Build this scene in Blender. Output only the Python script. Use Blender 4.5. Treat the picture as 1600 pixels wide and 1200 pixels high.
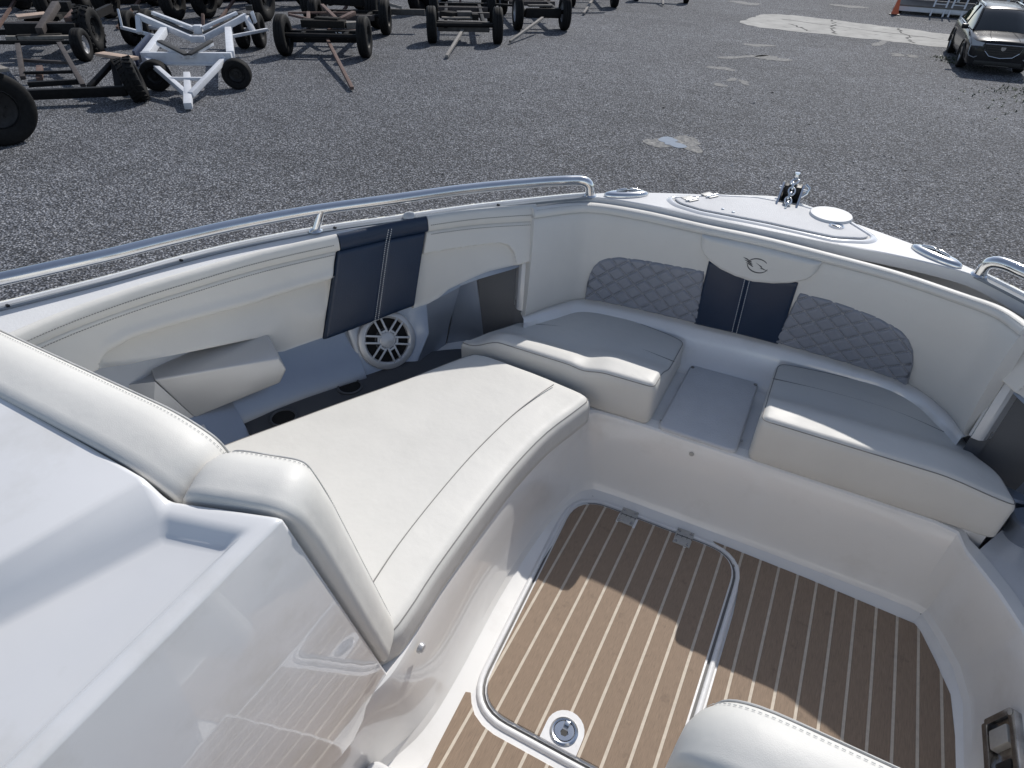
import bpy, bmesh, math, random
from mathutils import Vector, Matrix
random.seed(7)
R = math.radians
for o in list(bpy.data.objects):
    bpy.data.objects.remove(o)
SC = bpy.context.scene
COL = SC.collection

# ------------------------------------------------------------------ camera
FZ = 1.7                       # height of the bow cockpit floor above the yard
yaw, pitch, roll = R(26.3), R(37.1), R(1.65)
fwd = Vector((-math.sin(yaw)*math.cos(pitch), math.cos(yaw)*math.cos(pitch), -math.sin(pitch)))
rgt = Vector((math.cos(yaw), math.sin(yaw), 0)); up = rgt.cross(fwd)
r2 = rgt*math.cos(roll) + up*math.sin(roll); u2 = up*math.cos(roll) - rgt*math.sin(roll)
cam_d = bpy.data.cameras.new('camera'); cam = bpy.data.objects.new('camera', cam_d); COL.objects.link(cam)
cam.matrix_world = Matrix(((r2.x, u2.x, -fwd.x, 0), (r2.y, u2.y, -fwd.y, 0), (r2.z, u2.z, -fwd.z, 3.5), (0, 0, 0, 1)))
cam_d.sensor_width = 36; cam_d.lens = 1010/1600*36; cam_d.clip_start = .05; cam_d.clip_end = 2000
SC.camera = cam

# ------------------------------------------------------------------ sky, sun, exposure
SUN = Vector((.08, 1.13, 1.0)).normalized()
el = math.asin(SUN.z); az = math.atan2(SUN.x, SUN.y)
w = bpy.data.worlds.new('World'); SC.world = w; w.use_nodes = True
nt = w.node_tree; nt.nodes.clear()
sky = nt.nodes.new('ShaderNodeTexSky'); sky.sky_type = 'NISHITA'; sky.sun_disc = False
sky.sun_elevation = el; sky.sun_rotation = az; sky.air_density = .9; sky.dust_density = .35; sky.ozone_density = 1.0
bg = nt.nodes.new('ShaderNodeBackground'); bg.inputs[1].default_value = .15
wo = nt.nodes.new('ShaderNodeOutputWorld')
bw = nt.nodes.new('ShaderNodeRGBToBW'); mxs = nt.nodes.new('ShaderNodeMixRGB'); mxs.inputs[0].default_value = .38      # thin high haze takes some blue out of the whole sky
nt.links.new(sky.outputs[0], bw.inputs[0]); nt.links.new(sky.outputs[0], mxs.inputs[1]); nt.links.new(bw.outputs[0], mxs.inputs[2])
nt.links.new(mxs.outputs[0], bg.inputs[0]); nt.links.new(bg.outputs[0], wo.inputs[0])
sun_d = bpy.data.lights.new('sun', 'SUN'); sun_d.energy = 3.95; sun_d.angle = R(.53); sun_d.color = (1, .955, .89)
sun = bpy.data.objects.new('sun', sun_d); COL.objects.link(sun)
sun.rotation_euler = SUN.to_track_quat('Z', 'Y').to_euler(); sun.location = SUN*60
SC.view_settings.view_transform = 'Standard'; SC.view_settings.look = 'None'
SC.view_settings.exposure = 0; SC.view_settings.gamma = 1; SC.view_settings.use_curve_mapping = False
SC.render.engine = 'CYCLES'
SC.cycles.use_denoising = True; SC.cycles.max_bounces = 8; SC.cycles.diffuse_bounces = 4; SC.cycles.glossy_bounces = 4
SC.cycles.sample_clamp_indirect = 6

# ------------------------------------------------------------------ materials
def mat(name, col, rough=.5, metal=0., coat=0., var=0., vscale=6., bump=0., bscale=200., spec=.5, spots=None, streak=None, rvar=0., cior=1.5, bump2=None):
    m = bpy.data.materials.new(name); m.use_nodes = True
    n = m.node_tree.nodes; l = m.node_tree.links
    b = n['Principled BSDF']
    b.inputs['Base Color'].default_value = (*col, 1); b.inputs['Roughness'].default_value = rough
    b.inputs['Metallic'].default_value = metal; b.inputs['Coat Weight'].default_value = coat
    b.inputs['Coat Roughness'].default_value = .02; b.inputs['Coat IOR'].default_value = cior; b.inputs['Specular IOR Level'].default_value = spec
    tc = n.new('ShaderNodeTexCoord'); co = tc.outputs['Object']
    if streak:
        mp = n.new('ShaderNodeMapping'); mp.inputs['Scale'].default_value = streak; l.new(co, mp.inputs[0]); sco = mp.outputs[0]
    else: sco = co
    last = None
    if var:
        t = n.new('ShaderNodeTexNoise'); t.inputs['Scale'].default_value = vscale; t.inputs['Detail'].default_value = 6; t.inputs['Roughness'].default_value = .6
        l.new(sco, t.inputs['Vector'])
        r = n.new('ShaderNodeValToRGB'); e = r.color_ramp.elements
        e[0].position = .3; e[1].position = .72
        e[0].color = (*[c*(1-var) for c in col], 1); e[1].color = (*[min(1, c*(1+var)) for c in col], 1)
        l.new(t.outputs['Fac'], r.inputs[0]); last = r.outputs[0]
    if spots:
        sc_, thr, scol, amt = spots
        t = n.new('ShaderNodeTexNoise'); t.inputs['Scale'].default_value = sc_; t.inputs['Detail'].default_value = 8; t.inputs['Roughness'].default_value = .65
        l.new(co, t.inputs['Vector'])
        mr = n.new('ShaderNodeMapRange'); mr.inputs[1].default_value = thr; mr.inputs[2].default_value = thr+.14; mr.inputs[4].default_value = amt
        l.new(t.outputs['Fac'], mr.inputs[0])
        mx = n.new('ShaderNodeMixRGB'); l.new(mr.outputs[0], mx.inputs[0])
        if last: l.new(last, mx.inputs[1])
        else: mx.inputs[1].default_value = (*col, 1)
        mx.inputs[2].default_value = (*scol, 1); last = mx.outputs[0]
    if last: l.new(last, b.inputs['Base Color'])
    if rvar:
        t = n.new('ShaderNodeTexNoise'); t.inputs['Scale'].default_value = 9; t.inputs['Detail'].default_value = 5; l.new(co, t.inputs['Vector'])
        mr = n.new('ShaderNodeMapRange'); mr.inputs[1].default_value = .3; mr.inputs[2].default_value = .7
        mr.inputs[3].default_value = max(.02, rough-rvar); mr.inputs[4].default_value = rough+rvar
        l.new(t.outputs['Fac'], mr.inputs[0]); l.new(mr.outputs[0], b.inputs['Roughness'])
    if bump:
        t = n.new('ShaderNodeTexNoise'); t.inputs['Scale'].default_value = bscale; t.inputs['Detail'].default_value = 4; l.new(sco, t.inputs['Vector'])
        bp = n.new('ShaderNodeBump'); bp.inputs['Strength'].default_value = bump; bp.inputs['Distance'].default_value = .002
        l.new(t.outputs['Fac'], bp.inputs['Height']); l.new(bp.outputs[0], b.inputs['Normal'])
    if bump2:
        t = n.new('ShaderNodeTexNoise'); t.inputs['Scale'].default_value = bump2[0]; t.inputs['Detail'].default_value = 3; l.new(co, t.inputs['Vector'])
        b2 = n.new('ShaderNodeBump'); b2.inputs['Strength'].default_value = bump2[1]; b2.inputs['Distance'].default_value = bump2[2]
        l.new(t.outputs['Fac'], b2.inputs['Height'])
        if bump: l.new(bp.outputs[0], b2.inputs['Normal'])
        l.new(b2.outputs[0], b.inputs['Normal'])
        if coat: l.new(b2.outputs[0], b.inputs['Coat Normal'])
    return m
GEL = mat('white_gelcoat', (.75, .75, .755), .2, 0, 1., .03, 3, spots=(4, .52, (.60, .59, .56), .45), rvar=.06, cior=1.85, bump2=(5, .25, .004))
LINER = mat('bounce_lit_liner_gelcoat', (.83, .82, .80), .22, 0, .8, .03, 3, spots=(4, .55, (.68, .66, .62), .4), rvar=.05)  # bounced floor light put into the colour: lighter, warmer than the white gelcoat
NONSKID = mat('nonskid_gelcoat', (.62, .625, .64), .65, 0, 0, .05, 9, 1.0, 260, .25)
DECK = mat('deck_gelcoat', (.64, .645, .655), .5, 0, 0, .04, 6, .3, 160, .3)
GELF = mat('floor_gelcoat', (.78, .78, .785), .32, 0, 0, .05, 8, .3, 90, spots=(30, .63, (.30, .28, .26), .55))
VIN = mat('white_vinyl', (.655, .645, .615), .52, 0, 0, .035, 4, .16, 620, .4, spots=(26, .67, (.46, .44, .40), .30), rvar=.06, bump2=(11, .22, .012))
VINS = mat('white_vinyl_inset', (.66, .665, .66), .42, 0, 0, .03, 4, .32, 330)
NAVY = mat('navy_vinyl', (.011, .025, .056), .36, 0, 0, .1, 4, .4, 330, rvar=.05)
QUILT = mat('grey_quilted_vinyl', (.24, .255, .295), .45, 0, 0, .06, 5, .35, 330)
THREADW = mat('white_thread', (.62, .64, .66), .7)
THREADG = mat('grey_thread', (.50, .50, .49), .7)
THREADD = mat('dark_thread', (.22, .22, .22), .7)
SEAMD = mat('dark_seam', (.24, .235, .225), .7)
SEAM_OR_SHADE = mat('seam_piping_and_shade', (.50, .50, .49), .7)  # real piping, and the shade lines drawn along the pad insets
SILVER = mat('silver_moulding', (.30, .335, .395), .28, .6, .1, .04, 5, .15, 500)
SILVERD = mat('dark_grey_moulding', (.075, .08, .09), .42, .2, 0, .08, 5, .15, 300)
SILVERL = mat('light_silver_moulding', (.50, .51, .525), .33, .3, .1, .03, 5, .15, 500)
STRIP = mat('grey_rub_strip', (.17, .19, .215), .35, 0, 0, .1, 20)
STEEL = mat('stainless_steel', (.72, .73, .74), .14, 1, 0, .04, 30, rvar=.05)
STEELB = mat('brushed_steel', (.44, .435, .42), .5, .25, 0, .1, 60, .2, 300)
CHROMED = mat('tarnished_chrome', (.42, .41, .40), .22, 1, 0, .35, 30)
BLACK = mat('black_plastic', (.012, .012, .013), .5, 0, 0, .2, 20)
GROOVE = mat('deck_groove', (.40, .405, .41), .6)
GUTTER = mat('dull_grey_gasket', (.16, .155, .15), .7)
HOLE = mat('dark_cavity', (.004, .004, .005), .9)
CAULK = mat('cream_caulking', (.60, .53, .44), .75, 0, 0, .1, 60, .3, 300)
def teak_mat():
    m = mat('brown_faux_teak', (.315, .232, .168), .72, 0, 0, .26, 4, .7, 120, spots=(18, .60, (.17, .125, .092), .55), streak=(260, 9, 60))
    return m
TEAK = teak_mat()

# ------------------------------------------------------------------ mesh helpers
ORG = {}
class MB:
    def __init__(s): s.v = []; s.f = []
    def add(s, vs, fs):
        k = len(s.v); s.v += [Vector(p) for p in vs]; s.f += [[i+k for i in f] for f in fs]; return s
    def grid(s, P, cu=False, cv=False, flip=False):
        a, b = len(P), len(P[0]); fs = []
        for i in range(a if cu else a-1):
            for j in range(b if cv else b-1):
                q = [i*b+j, ((i+1) % a)*b+j, ((i+1) % a)*b+(j+1) % b, i*b+(j+1) % b]
                fs.append(q[::-1] if flip else q)
        return s.add([p for r in P for p in r], fs)
    def box(s, c, d, U=(1, 0, 0), V=(0, 1, 0), W=(0, 0, 1), bev=0):
        c = Vector(c); U, V, W = Vector(U).normalized(), Vector(V).normalized(), Vector(W).normalized()
        h = [x/2 for x in d]; vs = []
        if not bev:
            for sx in (-1, 1):
                for sy in (-1, 1):
                    for sz in (-1, 1): vs.append(c+U*sx*h[0]+V*sy*h[1]+W*sz*h[2])
            return s.add(vs, [(0, 1, 3, 2), (4, 6, 7, 5), (0, 4, 5, 1), (2, 3, 7, 6), (0, 2, 6, 4), (1, 5, 7, 3)])
        bm = bmesh.new(); bmesh.ops.create_cube(bm, size=1)
        for v in bm.verts: v.co = Vector((v.co.x*d[0], v.co.y*d[1], v.co.z*d[2]))
        bmesh.ops.bevel(bm, geom=bm.edges[:], offset=bev, segments=2, profile=.6, affect='EDGES')
        bm.verts.index_update()
        s.add([c+U*v.co.x+V*v.co.y+W*v.co.z for v in bm.verts], [[v.index for v in f.verts] for f in bm.faces]); bm.free(); return s
    def bar(s, p, q, w, h, upv=(0, 0, 1), bev=0):
        p, q = Vector(p), Vector(q); W = (q-p); L = W.length; W = W/L; U = W.cross(Vector(upv))
        if U.length < 1e-4: U = W.cross(Vector((1, 0, 0)))
        U.normalize(); V = U.cross(W)
        return s.box((p+q)/2, (w, h, L), U, V, W, bev)
    def tube(s, pts, r, n=10, cap=True, closed=False):
        pts = [Vector(p) for p in pts]; N = len(pts); rs = r if isinstance(r, (list, tuple)) else [r]*N
        prev = None; P = []
        for i in range(N):
            if closed: t = pts[(i+1) % N]-pts[i-1]
            else: t = pts[min(i+1, N-1)]-pts[max(i-1, 0)]
            t.normalize()
            if prev is None: u = t.orthogonal().normalized()
            else: u = (prev-t*prev.dot(t)).normalized()
            prev = u; v = t.cross(u)
            P.append([pts[i]+(u*math.cos(2*math.pi*k/n)+v*math.sin(2*math.pi*k/n))*rs[i] for k in range(n)])
        s.grid(P, cu=closed, cv=True)
        if cap and not closed:
            k = len(s.v); b = k-N*n
            s.f.append([b+j for j in range(n)][::-1]); s.f.append([b+(N-1)*n+j for j in range(n)])
        return s
    def lathe(s, prof, c=(0, 0, 0), U=(1, 0, 0), V=(0, 1, 0), W=(0, 0, 1), n=24, su=1., sv=1., cap=True):
        c = Vector(c); U, V, W = Vector(U).normalized(), Vector(V).normalized(), Vector(W).normalized()
        P = [[c+U*r*su*math.cos(2*math.pi*k/n)+V*r*sv*math.sin(2*math.pi*k/n)+W*z for k in range(n)] for r, z in prof]
        b = len(s.v); s.grid(P, cv=True, flip=True)
        if cap:
            if prof[0][0] > 1e-6: s.f.append([b+j for j in range(n)][::-1])
            if prof[-1][0] > 1e-6: s.f.append([b+(len(prof)-1)*n+j for j in range(n)])
        return s
    def prism(s, poly, z0, z1, fr=None):
        n = len(poly)
        def T(x, y, z):
            if fr is None: return Vector((x, y, z))
            return fr[0]+fr[1]*x+fr[2]*y+fr[3]*z
        vs = [T(x, y, z0) for x, y in poly]+[T(x, y, z1) for x, y in poly]
        fs = [list(range(n))[::-1], list(range(n, 2*n))]+[[i, (i+1) % n, n+(i+1) % n, n+i] for i in range(n)]
        return s.add(vs, fs)
    def pad(s, poly, h, r, fr=None, crown=0., rings=6, fn=None, seg=5, r0=.006):
        """rounded cushion on a closed 2-D outline; fn(x, y) adds height to the upper side"""
        poly = ccw(poly); n = len(poly); nr = normals(poly)
        cx = sum(p[0] for p in poly)/n; cy = sum(p[1] for p in poly)/n
        def T(x, y, z):
            if fr is None: return Vector((x, y, z))
            return fr[0]+fr[1]*x+fr[2]*y+fr[3]*z
        ring = []
        ins = lambda d: [(poly[i][0]-nr[i][0]*d, poly[i][1]-nr[i][1]*d) for i in range(n)]
        ring.append([(x, y, 0) for x, y in ins(r0)])
        ring.append([(x, y, r0) for x, y in poly])
        q = ins(0)
        for k in range(1, 4): ring.append([(x, y, r0+(h-r-r0)*k/3) for x, y in q])
        for k in range(1, seg+1):
            a = math.pi/2*k/seg; q = ins(r*(1-math.cos(a))); ring.append([(x, y, h-r+r*math.sin(a)) for x, y in q])
        last = ins(r)
        for k in range(1, rings+1):
            f = 1-k/rings if k < rings else .02
            ring.append([(cx+(x-cx)*f, cy+(y-cy)*f, h+crown*(1-f*f)) for x, y in last])
        P = []
        for rr in ring:
            P.append([T(x, y, z+(fn(x, y)*min(1, max(0, z/h)) if fn else 0)) for x, y, z in rr])
        b = len(s.v); s.grid(P, cv=True, flip=True)
        s.f.append([b+j for j in range(n)][::-1]); s.f.append([b+(len(P)-1)*n+j for j in range(n)])
        return s
    def build(s, name, m, parent=None, boat=False, ang=40, label=None, flat=False):
        off = Vector((0, 0, FZ)) if boat else Vector((0, 0, 0))
        vs = [v+off for v in s.v]
        if parent is not None: o0 = ORG.get(parent.name, Vector((0, 0, 0)))
        else:
            lo = [min(v[i] for v in vs) for i in range(3)]; hi = [max(v[i] for v in vs) for i in range(3)]
            o0 = Vector(((lo[0]+hi[0])/2, (lo[1]+hi[1])/2, lo[2]))
        me = bpy.data.meshes.new(name); me.from_pydata([v-o0 for v in vs], [], s.f)
        bm = bmesh.new(); bm.from_mesh(me); bmesh.ops.recalc_face_normals(bm, faces=bm.faces[:]); bm.to_mesh(me); bm.free()
        if not flat:
            me.shade_smooth(); me.set_sharp_from_angle(angle=R(ang))
        ms = m if isinstance(m, (list, tuple)) else [m]
        for x in ms: me.materials.append(x)
        o = bpy.data.objects.new(name, me); COL.objects.link(o)
        if parent is not None:
            o.parent = parent; ORG[o.name] = o0
        else: o.location = o0; ORG[o.name] = o0
        if label: o['label'] = label
        if name in ('stitching', 'wheel_nut', 'hinge_gap', 'screw') and len(s.v) > 60: o['kind'] = 'stuff'
        return o
def tag(o, label=None, cat=None, group=None, kind=None):
    if label: o['label'] = label
    if cat: o['category'] = cat
    if group: o['group'] = group
    if kind: o['kind'] = kind
    return o
def empty(name, loc, label, cat, group=None, rz=0.):
    o = bpy.data.objects.new(name, None); COL.objects.link(o); o.location = loc; o.rotation_euler = (0, 0, rz); o.empty_display_size = .2
    ORG[o.name] = Vector(loc); return tag(o, label, cat, group)
def ccw(p):
    a = sum(p[i-1][0]*p[i][1]-p[i][0]*p[i-1][1] for i in range(len(p)))
    return list(p) if a > 0 else list(p)[::-1]
def normals(p):
    n = len(p); out = []
    for i in range(n):
        a, b, c = p[i-1], p[i], p[(i+1) % n]
        e1 = (b[0]-a[0], b[1]-a[1]); e2 = (c[0]-b[0], c[1]-b[1])
        l1 = math.hypot(*e1) or 1; l2 = math.hypot(*e2) or 1
        nx = e1[1]/l1+e2[1]/l2; ny = -e1[0]/l1-e2[0]/l2; l = math.hypot(nx, ny) or 1
        nx, ny = nx/l, ny/l; d = max(.4, nx*e1[1]/l1-ny*e1[0]/l1)
        out.append((nx/d, ny/d))
    return out
def rpoly(p, r, seg=6, step=.02):
    """round the corners of a closed polygon and resample its long edges"""
    n = len(p); rs = r if isinstance(r, (list, tuple)) else [r]*n; out = []
    for i in range(n):
        a, b, c = Vector((*p[i-1], 0)), Vector((*p[i], 0)), Vector((*p[(i+1) % n], 0))
        d1 = (a-b); d2 = (c-b); k = min(rs[i], d1.length*.48, d2.length*.48)
        if k < 1e-5: out.append((b.x, b.y)); continue
        s, e = b+d1.normalized()*k, b+d2.normalized()*k
        for j in range(seg+1):
            t = j/seg; q = s*(1-t)**2+b*2*t*(1-t)+e*t*t; out.append((q.x, q.y))
    res = []
    for i in range(len(out)):
        a, b = out[i], out[(i+1) % len(out)]; L = math.hypot(b[0]-a[0], b[1]-a[1])
        if L < 1e-6: continue
        m = max(1, int(L/step))
        for j in range(m): res.append((a[0]+(b[0]-a[0])*j/m, a[1]+(b[1]-a[1])*j/m))
    return res
def spl(pts, m=6, closed=False):
    """Catmull-Rom through points of any dimension"""
    n = len(pts); out = []
    for i in range(n if closed else n-1):
        if closed: p = [pts[(i+k) % n] for k in (-1, 0, 1, 2)]
        else: p = [pts[max(0, i-1)], pts[i], pts[i+1], pts[min(n-1, i+2)]]
        for j in range(m):
            t = j/m
            out.append(tuple(.5*(2*b+(c-a)*t+(2*a-5*b+4*c-d)*t*t+(3*b-a-3*c+d)*t**3) for a, b, c, d in zip(*p)))
    if not closed: out.append(tuple(pts[-1]))
    return out
def lerp(a, b, t): return a+(b-a)*t
def itp(tab, x):
    if x <= tab[0][0]: return tab[0][1]
    for (a, b), (c, d) in zip(tab, tab[1:]):
        if x <= c: return b+(d-b)*(x-a)/(c-a) if c > a else d
    return tab[-1][1]
def sst(a, b, x):
    t = min(1, max(0, (x-a)/(b-a))); return t*t*(3-2*t)
XC = -.17
def mir(p): return (2*XC-p[0],)+tuple(p[1:])
class Ruled:
    """upright surface between a top and a bottom curve in plan; side = which way is inboard"""
    def __init__(s, top, bot, zt, zb, mirror=False):
        s.m = 12; s.t = spl(top, s.m); s.b = spl(bot, s.m); s.zt, s.zb, s.mirror = zt, zb, mirror; s.n = len(top)-1
    def xy(s, i, z):
        k = (s.zt-z)/(s.zt-s.zb); x = max(0, min(s.n-1e-6, i))*s.m; j = int(x); f = x-j
        e = (i-s.n)*s.m if i > s.n else (i*s.m if i < 0 else 0)
        f += e
        g = lambda c: (lerp(c[j][0], c[j+1][0], f), lerp(c[j][1], c[j+1][1], f))
        a, b = g(s.t), g(s.b); return lerp(a[0], b[0], k), lerp(a[1], b[1], k)
    def pos(s, i, z, n=0.):
        i = i if s.n > i else s.n-1e-4
        x, y = s.xy(i, z); a = s.xy(max(0, i-.12), s.zt); b = s.xy(min(s.n, i+.12), s.zt)
        tx, ty = b[0]-a[0], b[1]-a[1]; l = math.hypot(tx, ty) or 1; nx, ny = ty/l, -tx/l
        p = Vector((x+nx*n, y+ny*n, z))
        if s.mirror: p.x = 2*XC-p.x
        return p
def edges01(n, e):
    """parameter list 0..1 that is dense at both ends"""
    a = [0, .0, e*.08, e*.25, e*.55, e]
    return a+[lerp(e, 1-e, k/n) for k in range(1, n)]+[1-x for x in a[::-1]]
def patch(S, f, n0, h, nu=24, nv=12, eu=.04, ev=.06, back=.02, disp=None, ends=(1, 1, 1, 1)):
    """raised upholstery panel on a Ruled surface. f(u, v) -> (index, z)"""
    us, vs = edges01(nu, eu), edges01(nv, ev); P = []
    for a, u in enumerate(us):
        row = []
        for b, v in enumerate(vs):
            du = min(u if ends[0] else 1, (1-u) if ends[1] else 1)/eu; dv = min(v if ends[2] else 1, (1-v) if ends[3] else 1)/ev
            k = lambda d: math.sqrt(max(0, 1-(1-min(1, d))**2))
            nb = n0(f(u, v)[1]) if callable(n0) else n0
            n = nb+h*k(du)*k(dv)
            if a in (0, len(us)-1) or b in (0, len(vs)-1): n = nb-back
            i, z = f(u, v)
            if disp: n += disp(u, v, i, z)*k(du)*k(dv)
            row.append(S.pos(i, z, n))
        P.append(row)
    return MB().grid(P)
def sweep(S, i0, i1, prof, nu=40, cap=True):
    mb = MB(); mb.grid([[S.pos(lerp(i0, i1, k/nu), z, n) for n, z in prof] for k in range(nu+1)])
    if cap:
        m = len(prof); b = len(mb.v)-(nu+1)*m
        mb.f.append([b+j for j in range(m)]); mb.f.append([b+nu*m+j for j in range(m)][::-1])
    return mb
def dashes(mb, pts, step=.007, ln=.0045, w=.0016, upv=None):
    """short thread stitches along a 3-D polyline"""
    pts = [Vector(p) for p in pts]; acc = 0
    for a, b in zip(pts, pts[1:]):
        L = (b-a).length
        if L < 1e-6: continue
        d = (b-a)/L; t = -acc
        while t < L:
            if t >= 0:
                p = a+d*t; q = p+d*ln
                mb.bar(p, q, w, w)
            t += step
        acc = (L+acc) % step if step else 0
    return mb

# ================================================================== THE YARD GROUND
def gravel_mat():
    m = bpy.data.materials.new('grey_gravel'); m.use_nodes = True; n = m.node_tree.nodes; l = m.node_tree.links; b = n['Principled BSDF']
    b.inputs['Roughness'].default_value = .85; b.inputs['Specular IOR Level'].default_value = .3
    tc = n.new('ShaderNodeTexCoord'); co = tc.outputs['Object']
    def vor(s, f='F1'):
        v = n.new('ShaderNodeTexVoronoi'); v.inputs['Scale'].default_value = s; v.feature = f; l.new(co, v.inputs['Vector']); return v
    def noi(s, d=5, r=.6):
        t = n.new('ShaderNodeTexNoise'); t.inputs['Scale'].default_value = s; t.inputs['Detail'].default_value = d; t.inputs['Roughness'].default_value = r; l.new(co, t.inputs['Vector']); return t
    def ramp(src, st):
        r = n.new('ShaderNodeValToRGB'); e = r.color_ramp.elements
        while len(e) < len(st): e.new(.5)
        for k, (p, c) in enumerate(st): e[k].position = p; e[k].color = (c[0], c[1], c[2], 1) if not isinstance(c, float) else (c, c, c, 1)
        l.new(src, r.inputs[0]); return r.outputs[0]
    def mix(t, a, b_, f):
        x = n.new('ShaderNodeMixRGB'); x.blend_type = t; l.new(a, x.inputs[1]); l.new(b_, x.inputs[2])
        if isinstance(f, float): x.inputs[0].default_value = f
        else: l.new(f, x.inputs[0])
        return x.outputs[0]
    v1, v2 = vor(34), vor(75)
    sep = n.new('ShaderNodeSeparateColor'); l.new(v1.outputs['Color'], sep.inputs[0])
    sep2 = n.new('ShaderNodeSeparateColor'); l.new(v2.outputs['Color'], sep2.inputs[0])
    c1 = ramp(sep.outputs[0], [(0, (.044, .047, .057)), (.4, (.165, .177, .208)), (.78, (.33, .348, .392)), (1, (.64, .65, .68))])
    c2 = ramp(sep2.outputs[1], [(0, (.040, .042, .049)), (.6, (.225, .238, .268)), (1, (.34, .34, .36))])
    c = mix('MIX', c1, c2, .5)
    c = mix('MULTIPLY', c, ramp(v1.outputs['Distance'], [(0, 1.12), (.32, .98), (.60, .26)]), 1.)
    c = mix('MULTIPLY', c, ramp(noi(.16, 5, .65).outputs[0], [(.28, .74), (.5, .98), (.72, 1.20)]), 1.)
    c = mix('MULTIPLY', c, ramp(noi(1.6, 5, .7).outputs[0], [(.3, .82), (.72, 1.2)]), .8)
    mp = n.new('ShaderNodeMapping'); mp.inputs['Rotation'].default_value = (0, 0, .62); mp.inputs['Scale'].default_value = (.05, 1.5, 1); l.new(co, mp.inputs[0])
    tr = noi(1.0, 4, .55); l.new(mp.outputs[0], tr.inputs['Vector']); tr.inputs['Distortion'].default_value = .6
    c = mix('MULTIPLY', c, ramp(tr.outputs[0], [(.30, .80), (.46, 1.), (.56, 1.), (.74, 1.14)]), .8)
    pat = ramp(noi(.55, 6, .7).outputs[0], [(.62, 0.), (.74, 1.)])
    dust = n.new('ShaderNodeRGB'); dust.outputs[0].default_value = (.125, .122, .118, 1)
    c = mix('MIX', c, mix('MULTIPLY', dust.outputs[0], ramp(noi(40, 3).outputs[0], [(.3, .7), (.7, 1.25)]), 1.), mix('MULTIPLY', pat, ramp(noi(9, 4).outputs[0], [(.4, 0.), (.6, .7)]), 1.))
    l.new(c, b.inputs['Base Color'])
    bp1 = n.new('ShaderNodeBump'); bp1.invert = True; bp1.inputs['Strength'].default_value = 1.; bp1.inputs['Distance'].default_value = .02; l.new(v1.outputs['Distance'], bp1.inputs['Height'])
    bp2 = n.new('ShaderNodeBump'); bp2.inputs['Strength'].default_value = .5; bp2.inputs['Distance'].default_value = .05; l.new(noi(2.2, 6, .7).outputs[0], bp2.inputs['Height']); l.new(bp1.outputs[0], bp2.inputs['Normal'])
    l.new(bp2.outputs[0], b.inputs['Normal'])
    return m
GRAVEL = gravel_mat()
CONC = mat('pale_concrete', (.33, .325, .31), .85, 0, 0, .2, 1.6, .5, 60, spots=(2.6, .56, (.13, .13, .13), .75))
SAND = mat('dried_pale_silt', (.24, .235, .225), .9, 0, 0, .4, 9, .6, 60, spots=(13, .44, (.105, .108, .116), .92))
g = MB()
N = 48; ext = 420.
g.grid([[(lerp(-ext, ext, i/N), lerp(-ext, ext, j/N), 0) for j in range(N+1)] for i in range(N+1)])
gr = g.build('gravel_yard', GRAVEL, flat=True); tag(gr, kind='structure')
def blob(c, rx, ry, rot=0, n=40, j=.18, seed=1):
    rnd = random.Random(seed); ph = [rnd.uniform(0, 6.28) for _ in range(6)]; out = []
    for k in range(n):
        a = 2*math.pi*k/n; r = 1+sum(j/(q+1)*math.sin((q+2)*a+ph[q]) for q in range(6))
        x, y = rx*r*math.cos(a), ry*r*math.sin(a); out.append((c[0]+x*math.cos(rot)-y*math.sin(rot), c[1]+x*math.sin(rot)+y*math.cos(rot)))
    return out
def sheet(name, poly, z, m, th=.003):
    o = MB().prism(ccw(poly), z-th, z).build(name, m, None, False, 30); return tag(o, kind='structure')
rnd = random.Random(4)
cs = spl([(-4.75, 27.5), (-4.6, 29.2), (-4.45, 30.2), (-3.4, 30.7), (-1.2, 30.2), (1.5, 29.4), (6, 28.0), (14, 25.2), (14, 22.6), (6, 25.0), (2.1, 26.1), (-.56, 26.5), (-3.65, 26.7)], 8, True)
sheet('concrete_strip', [(x+rnd.uniform(-.07, .07), y+rnd.uniform(-.10, .10)) for x, y in cs], .006, CONC)
# cracks in the strip
mb = MB(); rc = random.Random(11)
for (x0, y0), (x1, y1) in (((-3.6, 29.3), (1.5, 27.9)), ((-1.9, 30.3), (-1.5, 26.9)), ((.4, 29.6), (.9, 26.6)), ((1.5, 27.9), (5, 27.2)), ((-3.2, 28.2), (-2.3, 27.0)), ((2.6, 28.9), (2.4, 26.3))):
    p = Vector((x0, y0, .0082)); 
    for k in range(14):
        t = (k+1)/14; q = Vector((lerp(x0, x1, t)+rc.uniform(-.12, .12), lerp(y0, y1, t)+rc.uniform(-.12, .12), .0082)); d = (q-p).normalized(); s_ = Vector((-d.y, d.x, 0))*rc.uniform(.018, .045)
        mb.add([p-s_, p+s_, q+s_, q-s_], [(0, 1, 2, 3)]); p = q
tag(mb.build('concrete_crack', mat('dark_crack', (.06, .06, .06), .9), flat=True), kind='structure')
for k, (x, y, rx, ry) in enumerate(((-3.54, 18.99, .28, .24), (-3.33, 23.08, .35, .30), (-2.64, 21.21, .42, .36), (-3.13, 17.05, .18, .14), (-3.0, 17.8, .16, .13), (-2.68, 17.66, .22, .13), (.53, 23.95, .22, .22), (.92, 23.99, .18, .2), (-5.73, 33.3, .6, .5), (-1.7, 35.2, .6, .5), (-3.4, 20.9, .7, .18), (.0, 26.0, .8, .16))):
    sheet('dry_silt_patch', blob((x, y), rx, ry, .4*k, 36, .3, k+3), .005, SAND)
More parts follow.
